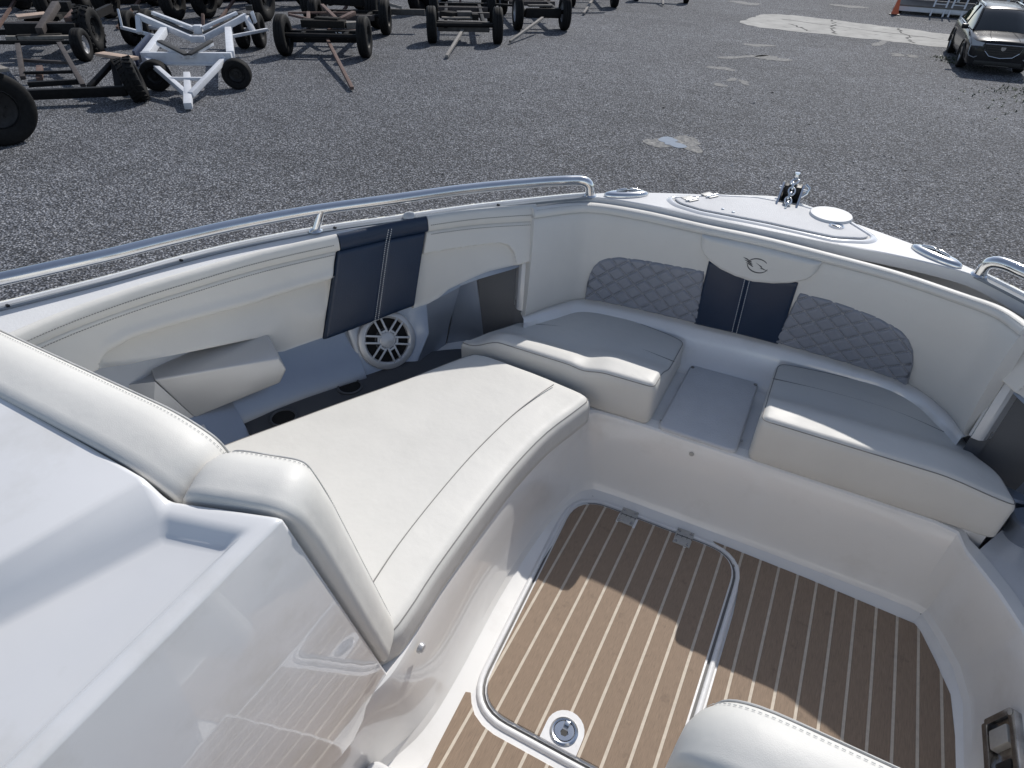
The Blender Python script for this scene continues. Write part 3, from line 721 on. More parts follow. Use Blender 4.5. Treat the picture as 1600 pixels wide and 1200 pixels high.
hat = rpoly([(-.512, 1.622), (.078, 1.622), (.066, .772), (-.462, .772)], [.125, .11, .09, .10], 8, .05)
hn_ = normals(ccw(hat)); hat = ccw(hat)
hoff = lambda d: [(x+nx*d, y+ny*d) for (x, y), (nx, ny) in zip(hat, hn_)]
lid = bp(MB().prism(hoff(.006), .0008, .006), 'floor_hatch', GELF, 30)
teak('teak_mat', hat, .006, -.4645, .0615, lid)
gut = MB(); a, b = hoff(.006), hoff(.0145); n = len(a)
gut.add([(x, y, .0012) for x, y in a]+[(x, y, .0012) for x, y in b], [[i, (i+1) % n, n+(i+1) % n, n+i] for i in range(n)])
bp(gut, 'hatch_gutter', GUTTER, 30)
rim = MB(); cols = [(.014, .0005), (.0145, .006), (.017, .009), (.024, .0095), (.029, .006), (.032, .0005)]
rr_ = [hoff(d) for d, _ in cols]; rim.grid([[(rr_[j][i][0], rr_[j][i][1], cols[j][1]) for j in range(len(cols))] for i in range(n)], cu=True)
bp(rim, 'hatch_rim', GELF, 60)
stb = [(-.012, 1.657), (.05, 1.656), (.30, 1.650), (.625, 1.633), (.640, 1.618), (.684, 1.522), (.721, 1.428), (.729, 1.30), (.727, .50), (.102, .50), (.106, .885), (.112, 1.40), (.108, 1.49), (.092, 1.555), (.066, 1.60), (.03, 1.632)]
teak('teak_mat', stb, .001, .0295, .0608, boat)
aft = [(-.506, .785), (-.492, .79), (-.475, .765), (-.452, .742), (-.42, .727), (-.38, .72), (.085, .72), (.085, .515), (-.488, .515), (-.497, .62)]
teak('teak_mat', aft, .001, -.4645, .0608, boat)
# step up to the walkway between the consoles
bp(MB().pad(rpoly([(-.60, .50), (.08, .50), (.08, -.9), (-.60, -.9)], .03), .10, .015, (Vector((0, 0, 0)), Vector((1, 0, 0)), Vector((0, 1, 0)), Vector((0, 0, 1)))), 'walkway_step', GEL, 60)
teak('teak_mat', rpoly([(-.565, .487), (.05, .487), (.05, -.8), (-.565, -.8)], .03), .1005, -.4645, .0608, boat)
# lift latch in the hatch
lp = [(-.268, .770), (-.163, .770), (-.163, .815)]+[(-.2155+.0525*math.cos(R(a)), .818+.0525*math.sin(R(a))) for a in range(10, 171, 16)]+[(-.268, .815)]
pl = MB().prism(lp, .006, .0135).build('latch_plate', GELF, lid, True, 30)
c = (-.2155, .812, .0135)
MB().lathe([(.038, 0), (.038, .003), (.033, .0055), (.029, .0045), (.0275, .001)], c, n=32, cap=False).build('latch_ring', STEEL, lid, True)
MB().lathe([(.0276, .0012), (.01, .001), (0, .001)], c, n=28).build('latch_cavity', CHROMED, lid, True)
hnd = [(.026*math.cos(R(a)), .026*math.sin(R(a))) for a in range(-250, 71, 12)]
hnd = [(x, y) for x, y in hnd]+[(.008, .014), (.008, .004), (.014, -.004), (.008, -.013), (-.003, -.014), (-.009, -.006), (-.006, .004), (-.008, .014)]
MB().prism(hnd, .002, .0052, (Vector(c), Vector((1, 0, 0)), Vector((0, 1, 0)), Vector((0, 0, 1)))).build('latch_handle', STEEL, lid, True, 30)
MB().box((c[0], c[1]+.021, c[2]+.004), (.013, .013, .006), bev=.0015).build('latch_hinge', STEEL, lid, True)
MB().box((c[0]+.001, c[1]-.004, c[2]+.0022), (.018, .016, .0012)).build('latch_hole', BLACK, lid, True)
# hinges
for hx, hy in ((-.314, 1.612), (-.109, 1.614)):
    h = MB()
    h.box((hx, hy+.022, .0105), (.060, .036, .005), bev=.002); 
    hi = bp(h, 'hinge', STEELB, 40)
    MB().box((hx, hy-.019, .0145), (.060, .034, .005), bev=.002).build('hinge_leaf', STEELB, hi, True)
    MB().tube([(hx-.0295, hy, .012), (hx+.0295, hy, .012)], .0048, 10).build('hinge_knuckle', STEELB, hi, True)
    mb = MB()
    for q in (-.024, -.006, .012, .028): mb.box((hx+q, hy+.001, .0168), (.0016, .012, .001))
    mb.box((hx, hy+.0065, .0136), (.05, .0016, .001)); mb.build('hinge_gap', BLACK, hi, True)
    for sx in (-.021, .021):
        screw((hx+sx, hy+.028, .0128), (0, 0, 1), hi, .0048, CHROMED); screw((hx+sx, hy-.026, .0168), (0, 0, 1), hi, .0048, CHROMED)
    MB().box((hx, hy-.016, .0075), (.078, .044, .009), bev=.003).build('hinge_pad', GELF, hi, True)
# chrome catch on the starboard wall
cb = Vector((.772, 1.19, .182)); U = Vector((0, 1, .0)); N = Vector((-.97, 0, .24)).normalized(); V = N.cross(U); V = V if V.z > 0 else -V
ct = MB()
for p, q in (((-.085, .045), (.085, .045)), ((-.085, -.045), (.085, -.045)), ((-.085, -.045), (-.085, .045)), ((.085, -.045), (.085, .045))):
    ct.bar(cb+U*p[0]+V*p[1]+N*.01, cb+U*q[0]+V*q[1]+N*.01, .02, .026, N, .005)
co_ = bp(ct, 'door_catch', CHROMED, 40)
MB().box(cb+N*.003, (.17, .09, .006), U, V, N).build('catch_tray', CHROMED, co_, True)
MB().box(cb+U*.03+N*.014, (.05, .06, .02), U, V, N, .004).build('catch_bolt', STEELB, co_, True)
MB().box(cb-U*.05+N*.01, (.04, .05, .016), U, V, N, .004).build('catch_bolt', BLACK, co_, True)
for q in (-.078, .078): screw(cb+U*q+V*.045+N*.023, N, co_, .006, STEELB)
# drain button on the bench wall
MB().lathe([(.014, 0), (.014, .006), (.010, .012), (0, .013)], (-.582, .70, .30), (0, 1, 0), (0, 0, 1), (1, 0, .1), 16).build('snap_button', SILVERL, boat, True)

# ---- console with its two chaise bolsters
con = MB()
prof = [(.60, .33), (.435, 1.055), (.428, 1.0605), (.418, 1.062)]
body = [(-.668, -.9), (-.58, .425), (-.762, .372), (-1.55, .40), (-1.62, -.9)]
rimin = rpoly([(-.612, .385), (-.74, .352), (-.80, .10), (-.86, -.9), (-.617, -.9)], .02, 4, .1)
foot = [(-.672, -.9), (-.600, .598), (-.762, .545), (-1.55, .57), (-1.62, -.9)]
P0 = [Vector((x, y, .02)) for x, y in ((-.676, -.9), (-.608, .61), (-.762, .60), (-1.55, .60), (-1.62, -.9))]
P1 = [Vector((x, y, .33)) for x, y in foot]; P2 = [Vector((x, y, 1.06-.133*(.43-y))) for x, y in body]
bm = bmesh.new(); L = [[bm.verts.new(p) for p in pp] for pp in (P0, P1, P2)]
tray = [bm.verts.new((x, y, 1.06-.133*(.43-y))) for x, y in ((-.703, -.9), (-.612, .382), (-.748, .350), (-.845, .145), (-1.20, -.9))]
tbot = [bm.verts.new((x, y, 1.038-.133*(.43-y))) for x, y in ((-.722, -.9), (-.632, .355), (-.730, .328), (-.825, .135), (-1.18, -.9))]
plat = [bm.verts.new((x, y, 1.097-.133*(.43-y))) for x, y in ((-1.25, -.9), (-.865, .165), (-.795, .368), (-1.18, .385), (-1.55, .37), (-1.62, -.9))]
for a in range(2):
    for i in range(4): bm.faces.new((L[a][i], L[a][i+1], L[a+1][i+1], L[a+1][i]))
    bm.faces.new((L[a][4], L[a][0], L[a+1][0], L[a+1][4]))
bm.faces.new((L[2][0], L[2][1], tray[1], tray[0])); bm.faces.new((L[2][1], L[2][2], tray[2], tray[1]))
for i in range(4): bm.faces.new((tray[i], tray[i+1], tbot[i+1], tbot[i]))
bm.faces.new(tbot)
bm.faces.new((tray[4], tray[3], plat[1], plat[0])); bm.faces.new((tray[3], tray[2], plat[2], plat[1]))
bm.faces.new((tray[2], L[2][2], plat[2])); bm.faces.new((L[2][2], L[2][3], plat[4], plat[3], plat[2])); bm.faces.new((L[2][3], L[2][4], plat[5], plat[4])); bm.faces.new(plat)
bmesh.ops.recalc_face_normals(bm, faces=bm.faces[:])
sel = [e for e in bm.edges if len(e.link_faces) == 2 and all(v.co.y > -.89 for v in e.verts) or (len(e.link_faces) == 2 and e.calc_face_angle(0) > .15 and any(v.co.y > -.89 for v in e.verts))]
bmesh.ops.bevel(bm, geom=sel, offset=.009, segments=4, profile=.5, affect='EDGES', clamp_overlap=True)
bm.verts.index_update()
con = MB().add([v.co.copy() for v in bm.verts], [[v.index for v in f.verts] for f in bm.faces]); bm.free()
console = bp(con, 'console', GEL, 50)
def slope(O, U, N):
    U = Vector(U).normalized(); N = Vector(N).normalized(); D = U.cross(N); D = D if D.z < 0 else -D
    return (Vector(O), U, D, N)
f2 = slope((-.58, .435, 1.06), (.95, .31, 0), (-.31*.975, .95*.975, .222))
f1 = slope((-.76, .372, 1.088), (1, -.02, 0), (.02, .975, .222))
def bolster(name, poly, fr, rad, h=.105, r=.042):
    o = MB().pad(rpoly(poly, rad, 8, .03), h, r, fr, .006, 6)
    b = bp(o, name, VIN, 70)
    q = ccw(rpoly(poly, rad, 8, .012)); nr = normals(q); d = r*.45
    pts = [fr[0]+fr[1]*(x-a*d)+fr[2]*(y-c_*d)+fr[3]*(h-r*.14) for (x, y), (a, c_) in zip(q, nr)]
    bp(MB().tube(pts, .0018, 6, closed=True), 'piping_or_shade_line', SEAM_OR_SHADE, 60, b)
    d = r*.28; pts = [fr[0]+fr[1]*(x-a*d)+fr[2]*(y-c_*d)+fr[3]*(h-r*.30+.001) for (x, y), (a, c_) in zip(q, nr)]
    mb = MB(); dashes(mb, pts+pts[:1], .008, .0045, .0009); bp(mb, 'stitching', THREADG, 40, b)
    return b
bolster('chaise_bolster', [(-.19, -.012), (.004, -.002), (.02, .10), (.044, .715), (-.19, .715)], f2, [.075, .10, .05, .06, .03], .118, .072)
bolster('chaise_bolster', [(-.80, -.01), (-.10, -.012), (.0, .03), (.01, .70), (-.80, .70)], f1, [.06, .12, .05, .05, .05], .128, .072)
# starboard console and its bolster, lower right
bp(MB().prism([(.10, -.9), (.10, .42), (1.3, .42), (1.3, -.9)], 0.02, .98), 'helm_console', GEL, 40)
f3 = slope((.035, .412, .985), (1, .0, 0), (0, .975, .222))
bolster('chaise_bolster', [(-.004, -.02), (.75, -.02), (.75, .66), (-.004, .66)], f3, [.12, .06, .05, .05], .108, .07)

# ---- rails
rl = [(x, y) for x, y in OUTP[:12]]
rail_xy = offs(spl(OUTP[:13], 6), .022)
for side in (0, 1):
    m_ = (lambda p: p) if not side else (lambda p: mir(p))
    pts = []
    for i, (x, y) in enumerate(rail_xy[:-3]): pts.append((x, y, .942+.004*math.sin(i*.11)))
    x0, y0, z0 = pts[-1]; 
    pts += [(-.875, 2.268, .944), (-.852, 2.283, .941), (-.836, 2.292, .932), (-.828, 2.297, .915), (-.825, 2.299, .882)]
    pts = [m_(p) for p in pts]
    rail = bp(MB().tube(spl(pts, 2), .019, 16), 'bow_rail', STEEL, 60)
    for bx, by, tx, ty in ((-1.527, 1.545, -1.512, 1.572), (-2.03, .45, -2.03, .45)):
        a = m_((bx, by, .872)); b = m_((tx, ty, .938))
        bp(MB().tube([a, b], .013, 12), 'stanchion', STEEL, 60, rail)
        bp(MB().lathe([(.024, 0), (.022, .004), (.012, .009)], a, n=18), 'stanchion_foot', STEEL, 60, rail)
    e = m_((-.825, 2.299, .884)); bp(MB().lathe([(.026, 0), (.024, .004), (.0145, .009)], e, n=18), 'rail_foot', STEEL, 60, rail)
# ---- cleats
for side in (0, 1):
    c = Vector((-.703, 2.37, .886)); d = Vector((.80, .56, 0)).normalized()
    if side: c.x = 2*XC-c.x; d.x = -d.x
    e = Vector((-d.y, d.x, 0))
    cl = MB().lathe([(1, 0), (1.0, .006), (.93, .012), (.75, .016), (.4, .018), (0, .0185)], c, d, e, (0, 0, 1), 36, .088, .031).build('cleat', STEEL, boat, True, 60)
    MB().lathe([(1, .0135), (.6, .0188), (0, .0192)], c, d, e, (0, 0, 1), 24, .060, .011).build('cleat_slot', CHROMED, cl, True)
    MB().lathe([(1, .018), (.5, .0196), (0, .0198)], c, d, e, (0, 0, 1), 20, .02, .009).build('cleat_hole', HOLE, cl, True)
    MB().tube([c-d*.04+Vector((0, 0, .0195)), c-d*.012+Vector((0, 0, .023)), c+d*.0+Vector((0, 0, .0235))], [.004, .006, .005], 10).build('cleat_horn', STEEL, cl, True)
    MB().tube([c+d*.055+Vector((0, 0, .0175)), c+d*.022+Vector((0, 0, .023)), c+d*.010+Vector((0, 0, .0235))], [.004, .006, .005], 10).build('cleat_horn', STEEL, cl, True)
# ---- anchor locker hatch
ah = [(-.535, 2.418), (-.50, 2.376), (-.41, 2.352), (-.17, 2.356), (.05, 2.345), (.145, 2.385), (.162, 2.42), (.067, 2.53), (-.087, 2.585), (-.257, 2.585), (-.391, 2.525)]
ahr = ccw(rpoly(ah, .02, 4, .05)); an = normals(ahr); ao = lambda d: [(x+nx*d, y+ny*d) for (x, y), (nx, ny) in zip(ahr, an)]
Z = Vector((0, 0, 1)); FR = lambda z: (Vector((0, 0, z)), Vector((1, 0, 0)), Vector((0, 1, 0)), Z)
lk = bp(MB().pad(ao(-.004), .009, .005, FR(.887)), 'anchor_hatch', NONSKID, 60)
n = len(ahr); a, b = ao(-.004), ao(.006)
gm = MB().add([(x, y, .8895) for x, y in a]+[(x, y, .8895) for x, y in b], [[i, (i+1) % n, n+(i+1) % n, n+i] for i in range(n)]); bp(gm, 'hatch_groove', GROOVE, 30, lk)
cols = [(.005, .886), (.006, .892), (.011, .894), (.020, .893), (.028, .887)]; rr_ = [ao(d) for d, _ in cols]
bp(MB().grid([[(rr_[j][i][0], rr_[j][i][1], cols[j][1]) for j in range(5)] for i in range(n)], cu=True), 'hatch_surround', GEL, 60, lk)
for hx, hy in ((-.462, 2.425), (-.405, 2.502)):
    dd = Vector((.55, .83, 0)).normalized(); ee = Vector((.83, -.55, 0))
    h = bp(MB().box((hx, hy, .8985), (.045, .026, .004), dd, ee, Z, .0015), 'hatch_hinge', STEELB, 40, lk)
    bp(MB().tube([Vector((hx, hy, .8995))-dd*.027, Vector((hx, hy, .8995))+dd*.027], .0055, 10), 'hinge_knuckle', STEEL, 60, lk)
    bp(MB().box((hx-.022, hy+.014, .8965), (.045, .026, .004), dd, ee, Z, .0015), 'hatch_hinge', STEELB, 40, lk)
c = (.048, 2.445, .8955)
bp(MB().lathe([(.026, 0), (.026, .003), (.021, .005), (.018, .001)], c, n=26, cap=False), 'pull_ring', STEEL, 60, lk)
bp(MB().lathe([(.0182, .0012), (0, .001)], c, n=20), 'pull_recess', CHROMED, 60, lk)
bp(MB().box((c[0], c[1], c[2]+.003), (.028, .011, .003), (.9, -.4, 0), (.4, .9, 0), Z, .001), 'pull_bar', STEEL, 40, lk)
for x, y in ((-.34, 2.395), (-.30, 2.385)): bp(MB().lathe([(.006, 0), (.005, .003), (0, .0035)], (x, y, .896), n=12), 'deck_button', SILVER, 60, lk)
# ---- bow roller with chain
ro = Vector((-.138, 2.585, .886))
rol = MB()
for sx in (-.036, .036):
    rol.add([ro+Vector((sx+q, y, z)) for q in (-.0035, .0035) for y, z in ((-.05, 0), (.10, 0), (.125, .022), (.105, .058), (.06, .066), (-.03, .016))],
            [(0, 1, 2, 3, 4, 5), (11, 10, 9, 8, 7, 6)]+[(i, (i+1) % 6, 6+(i+1) % 6, 6+i) for i in range(6)])
rob = bp(rol, 'anchor_roller', STEEL, 30)
bp(MB().box(ro+Vector((0, .04, .004)), (.07, .17, .006)), 'roller_base', BLACK, 30, rob)
bp(MB().box(ro+Vector((0, .075, .032)), (.062, .05, .052), bev=.006), 'roller_cheek', BLACK, 40, rob)
bp(MB().lathe([(.02, -.03), (.024, -.02), (.012, 0), (.024, .02), (.02, .03)], ro+Vector((0, .085, .036)), (0, 1, 0), (0, 0, 1), (1, 0, 0), 20), 'roller_wheel', BLACK, 40, rob)
bp(MB().tube([ro+Vector((-.05, .085, .036)), ro+Vector((.05, .085, .036))], .006, 10), 'roller_pin', STEEL, 40, rob)
bp(MB().tube([ro+Vector((.038, .06, .02)), ro+Vector((.055, .065, .035)), ro+Vector((.056, .07, .055)), ro+Vector((.04, .075, .064))], .006, 8), 'roller_bail', STEEL, 60, rob)
chain_pts = [(0, -.050, .010), (.002, -.028, .019), (-.002, -.006, .029), (.002, .016, .040), (0, .038, .052), (-.004, .060, .064), (.003, .082, .073)]
for k in range(len(chain_pts)-1):
    p, q = ro+Vector(chain_pts[k]), ro+Vector(chain_pts[k+1]); d = (q-p).normalized(); m_ = (p+q)/2
    s = Vector((1, 0, 0)) if k % 2 else d.cross(Vector((1, 0, 0))).normalized()
    s = (s+Vector((.1, 0, .1))*(.5 if k % 3 else -.5)).normalized()
    bp(MB().tube([m_+d*.019*math.cos(2*math.pi*j/14)+s*.0115*math.sin(2*math.pi*j/14) for j in range(14)], .0042, 7, closed=True), 'chain_link', STEEL, 60, rob)
bp(MB().lathe([(.010, -.012), (.014, 0), (.010, .012)], ro+Vector((0, .098, .084)), n=12), 'chain_shackle', STEEL, 60, rob)
# white round cover near the tip, small light on the port gunwale
bp(MB().lathe([(.074, 0), (.074, .015), (.071, .019), (.04, .0205), (0, .021)], (.02, 2.535, .885), n=36), 'round_cover', DECK, 40)
bp(MB().lathe([(.024, 0), (.023, .008), (.016, .016), (0, .019)], (-1.318, 1.80, .872), n=20), 'navigation_light', SILVERL, 60)

# ---- loose cushions
def cushion(name, poly, h, r, z, fn=None, label=None, crown=.004, rings=14, seam=True, group=None):
    poly = ccw(poly); fr = FR(z)
    o = MB().pad(poly, h, r, fr, crown, rings, fn, 6).build(name, VIN, None, True, 70)
    tag(o, label, 'cushion', group)
    if seam:
        nr = normals(poly); f = fn or (lambda x, y: 0)
        for d, zz in ((r*.30, h-r*.285),):
            pts = [(x-a*d, y-b*d, z+zz+f(x-a*d, y-b*d)*zz/h+.0006) for (x, y), (a, b) in zip(poly, nr)]
            mb = MB().tube(pts, .0017, 6, closed=True); mb.build('piping_or_shade_line', SEAMD, o, True)
    return o
bump = lambda y, y0, y1: sst(y1, y0, y)
def fnL(x, y):
    a = sst(-1.06, -.92, x)*sst(-.48, -.66, x)*.85*sst(1.93, 1.80, y); b = sst(-.74, -.50, x)*sst(2.01, 1.83, y)
    return .066*(a**4+b**4)**.25
def fnR(x, y): return .072*sst(2.02, 1.845, y)*lerp(1, .60, sst(.50, .72, x))
cl_ = rpoly([(-1.10, 1.757), (-1.01, 1.93), (-.90, 2.13), (-.80, 2.235), (-.66, 2.262), (-.40, 2.215), (-.335, 2.19), (-.333, 1.757), (-.555, 1.752)], [.02, .1, .1, .1, .1, .05, .03, .03, .05], 6, .02)
c1 = cushion('seat_cushion', cl_, .105, .022, .331, fnL, 'cream bow seat cushion left of the bare step, lit strip along its front edge', group='bow seat cushions')
cr_ = rpoly([(.005, 1.752), (.003, 2.225), (.19, 2.252), (.44, 2.258), (.54, 2.20), (.607, 2.106), (.70, 1.83), (.725, 1.752)], [.03, .04, .1, .1, .08, .1, .1, .03], 6, .02)
c2 = cushion('seat_cushion', cr_, .105, .022, .331, fnR, 'cream bow seat cushion right of the bare step, below the right quilted panel', group='bow seat cushions')
be = [(-1.62, .52), (-1.455, .89), (-1.362, 1.07), (-1.268, 1.25), (-1.155, 1.455), (-1.04, 1.69), (-.99, 1.732), (-.915, 1.737), (-.70, 1.722), (-.57, 1.712), (-.527, 1.68), (-.535, 1.62), (-.578, 1.455), (-.600, 1.27), (-.607, 1.08), (-.606, .85), (-.598, .70), (-.61, .62), (-.70, .53), (-1.0, .50)]
be = spl(be[5:]+be[:5], 3, True)
# straighten the two aft corners
def fnB(x, y): return -.012*sst(-.72, -.60, x)
c3 = cushion('bench_cushion', be, .112, .040, .331, lambda x, y: -.010*sst(-.74, -.58, x), 'long cream bench cushion along the port side, in full sun with a curved front edge', crown=.003, rings=16)
def topseam(o, pts, z, w=.0018):
    MB().tube(spl([(x, y, z_) for (x, y), z_ in zip(pts, z)], 6), w, 6).build('seam', SEAMD, o, True)
bs = [(-.665, 1.672), (-.687, 1.59), (-.715, 1.45), (-.735, 1.25), (-.74, 1.05), (-.735, .85), (-.72, .70), (-.71, .60)]
topseam(c3, bs, [.4462, .4462, .4455, .4452, .4448, .4448, .4448, .4450])
topseam(c2, [(.008, 1.955), (.1, 1.962), (.3, 1.968), (.5, 1.95), (.66, 1.89)], [.4365]*5)
topseam(c2, [(.006, 2.10), (.2, 2.115), (.4, 2.11), (.58, 2.06)], [.4372]*4)
topseam(c1, [(-.336, 2.03), (-.55, 2.06), (-.75, 2.06), (-.93, 2.0)], [.4368]*4)

# two grey lids standing in the starboard corner
for k, (x, y, lab) in enumerate(((.77, 1.97, 'grey flat cup lid nearer the bow, beyond the right cushion'), (.81, 1.85, 'grey flat cup lid nearer the wall, in the shaded starboard corner'))):
    o = MB().lathe([(.050, 0), (.052, .05), (.056, .055), (.056, .068), (.05, .075), (0, .076)], (x, y, .297), n=28).build('cup_lid', SILVER, None, True); tag(o, lab, 'lid', 'grey cup lids')
    MB().box((x-.05, y+.02, .369), (.045, .02, .006), bev=.002).build('lid_tab', SILVER, o, True)
# ================================================================== THE YARD: trailers, car, shed front, hedge
DK = mat('dark_painted_steel', (.011, .0105, .011), .65, 0, 0, .4, 9, .4, 40, .2, spots=(7, .62, (.035, .026, .022), .5))
DR = mat('weathered_brown_steel', (.055, .045, .042), .7, 0, 0, .35, 9, .4, 40)
RU = mat('rusty_steel', (.12, .075, .062), .75, 0, 0, .35, 12, .4, 40)
TD = mat('dark_weathered_timber', (.024, .022, .020), .85, 0, 0, .35, 6, .6, 30, .15, streak=(3, 3, 12))
TG = mat('grey_weathered_timber', (.085, .080, .076), .85, 0, 0, .35, 6, .6, 30)
TL = mat('pale_weathered_timber', (.20, .185, .165), .85, 0, 0, .3, 8, .5, 30)
TN = mat('fresh_timber', (.40, .30, .235), .8, 0, 0, .2, 8, .4, 30)
WD = mat('bleached_drawbar', (.25, .235, .22), .75, 0, 0, .25, 10, .3, 30)
WP = mat('white_painted_steel', (.62, .64, .68), .45, 0, 0, .10, 5, .2, 40, spots=(5, .63, (.25, .19, .15), .6))
BK = BLACK
BL = mat('dark_blue_board', (.014, .024, .06), .5, 0, 0, .2, 8)
RUB = mat('black_bunk_rubber', (.035, .035, .036), .7, 0, 0, .3, 12)
TYRE = mat('tyre_rubber', (.0115, .0115, .012), .75, 0, 0, .35, 14, .5, 60, .2, spots=(6, .62, (.035, .033, .03), .4))
RIMM = mat('dull_dark_rim', (.022, .022, .023), .5, .5, 0, .4, 12)
RIMW = mat('pale_wheel_rim', (.42, .42, .43), .4, .4, 0, .2, 12)
def wheel(par, c, axis, r, wd, rim=None, lean=0., lugs=0, out=1):
    axis = Vector((axis[0], axis[1], lean)).normalized(); U = axis.cross(Vector((0, 0, 1))).normalized(); V = axis.cross(U); c = Vector(c); h = wd/2
    mb = MB().lathe([(.54*r, -h*.80), (.60*r, -h*.98), (.78*r, -h*1.08), (.92*r, -h*1.0), (.985*r, -h*.80), (r, -h*.62), (r, -h*.36), (.975*r, -h*.33), (.975*r, -h*.24), (r, -h*.21), (r, h*.21), (.975*r, h*.24), (.975*r, h*.33), (r, h*.36), (r, h*.62), (.985*r, h*.80), (.92*r, h), (.78*r, h*1.08), (.60*r, h*.98), (.54*r, h*.8)], c, U, V, axis, 40, cap=False)
    for k in range(lugs):
        a = 2*math.pi*k/lugs
        for s in (-1, 1):
            aa = a+(math.pi/lugs if s > 0 else 0); d = U*math.cos(aa)+V*math.sin(aa); e = V*math.cos(aa)-U*math.sin(aa)
            mb.box(c+d*r*1.0+axis*s*h*.55, (r*.07, h*.95, r*.09), d, (axis+e*.5*s), e)
    t = mb.build('wheel', TYRE, par, False, 35)
    MB().lathe([(.56*r, -h*.8), (.54*r, -h*.5), (.40*r, -h*.25), (.40*r, h*.25), (.54*r, h*.5), (.56*r, h*.8), (.53*r, h*.84), (.50*r, h*.55), (.36*r, h*.30), (.17*r, h*.30), (.16*r, h*.6), (0, h*.62)], c, U, V, axis, 28, cap=False).build('rim', rim or RIMM, t, False, 35)
    mb = MB()
    for k in range(6):
        a = 2*math.pi*k/6; d = U*math.cos(a)+V*math.sin(a)
        for s in ((1, -1) if out == 0 else (1,)): mb.lathe([(.03*r, 0), (.03*r, .04*r), (0, .05*r)], c+d*.26*r+axis*h*.30*s, U, V, axis*s, 8)
    mb.build('wheel_nut', RIMM, t, False, 35)
    return t
def bars(par, L):
    for n, p, q, w_, h_, m in L:
        MB().bar(p, q, w_, h_, bev=min(w_, h_)*.12).build(n, m, par, False, 35)
def text(par, s, p, size, U, W, m):
    cu = bpy.data.curves.new('lettering', 'FONT'); cu.body = s; cu.size = size; cu.extrude = .002; cu.align_x = 'CENTER'
    t = bpy.data.objects.new('lettering_source', cu); COL.objects.link(t); bpy.context.view_layer.update()
    me = bpy.data.meshes.new_from_object(t.evaluated_get(bpy.context.evaluated_depsgraph_get())); bpy.data.objects.remove(t)
    U = Vector(U).normalized(); W = Vector(W).normalized(); V = W.cross(U)
    M_ = Matrix((U, V, W)).transposed().to_4x4(); M_.translation = Vector(p)-ORG[par.name]
    me.transform(M_); me.materials.clear(); me.materials.append(m); me.name = 'lettering'
    o = bpy.data.objects.new('lettering', me); COL.objects.link(o); o.parent = par; return o
TG_ = 'boat trailers and cradles parked across the yard'
def axle_trailer(name, label, wl, wr, r, wd, L, back=4.0, rear=True, lugs=0, rim=None, up=0.):
    wl, wr = Vector((*wl, 0)), Vector((*wr, 0)); c = (wl+wr)/2; ax = (wr-wl).normalized(); bk = Vector((-ax.y, ax.x, 0)); bk = bk if bk.dot(Vector((0, 1, 0))) > 0 else -bk
    t = empty(name, (c.x, c.y, 0), label, 'trailer', TG_)
    for p, s in ((wl, -1), (wr, 1)): wheel(t, p+Vector((0, 0, r)), ax*s, r, wd, rim, lugs=lugs)
    MB().tube([wl+Vector((0, 0, r)), wr+Vector((0, 0, r))], .06, 10).build('axle', DK, t)
    if back:
        for s in (-.55, .55):
            a = c+ax*s+Vector((0, 0, r*.98)); MB().bar(a, a+bk*back, .10, .16, bev=.01).build('chassis_rail', DK, t)
        for k in (.45, .75, 1.0):
            a = c+bk*back*k+Vector((0, 0, r*1.05)); MB().bar(a-ax*.8, a+ax*.8, .12, .14, bev=.01).build('cross_member', DR if k < .9 else DK, t)
        if rear:
            for p, s in ((wl, -1), (wr, 1)): wheel(t, p+bk*(back-.5)+Vector((0, 0, r)), ax*s, r, wd, rim)
            MB().tube([wl+bk*(back-.5)+Vector((0, 0, r)), wr+bk*(back-.5)+Vector((0, 0, r))], .06, 10).build('axle', DK, t)
    bars(t, L)
    return t, ax, bk, c

# dark trailer with the rust drawbar, left of centre
t, ax, bk, c = axle_trailer('timber_trailer', 'dark trailer with a rusty drawbar and numbers 17 painted on its front beam', (-13.79, 13.99), (-11.94, 14.95), .48, .25, [
    ('front_beam', (-13.79, 14.29, 0.42), (-12.34, 15.21, 0.42), 0.14, 0.29, DK),
    ('beam_edge', (-14.11, 14.28, 0.54), (-12.42, 15.39, 0.54), 0.1, 0.03, RU),
    ('timber', (-13.79, 14.74, 0.67), (-12.76, 15.25, 0.67), 0.3, 0.18, TD),
    ('timber', (-13.54, 15.02, 0.76), (-12.92, 15.21, 0.76), 0.25, 0.10, TD),
    ('timber', (-12.81, 15.3, 0.63), (-12.63, 15.57, 0.63), 0.25, 0.16, TL),
    ('rear_bar', (-15.62, 16.18, 0.61), (-14.15, 17.32, 0.61), 0.08, 0.05, RU),
    ('strut', (-15.41, 16.0, 0.6), (-14.43, 15.7, 0.6), 0.08, 0.06, RU),
    ('strut', (-14.37, 15.63, 0.61), (-15.25, 16.63, 0.61), 0.1, 0.06, RU),
    ('strut', (-13.29, 15.67, 0.68), (-13.3, 16.31, 0.78), 0.14, 0.10, RU),
    ('strut', (-14.79, 16.74, 0.82), (-13.43, 15.71, 0.68), 0.1, 0.06, RU),
    ('drawbar', (-13.23, 14.95, 0.37), (-9.93, 11.84, 0.07), 0.08, 0.07, RU),
    ('loose_plate', (-13.3, 14.65, 0.57), (-13.05, 14.83, 0.57), 0.2, 0.02, TL),
    ])
text(t, '17', (-12.70, 14.84, .40), .20, (.843, .536, 0), (.536, -.843, 0), WP)
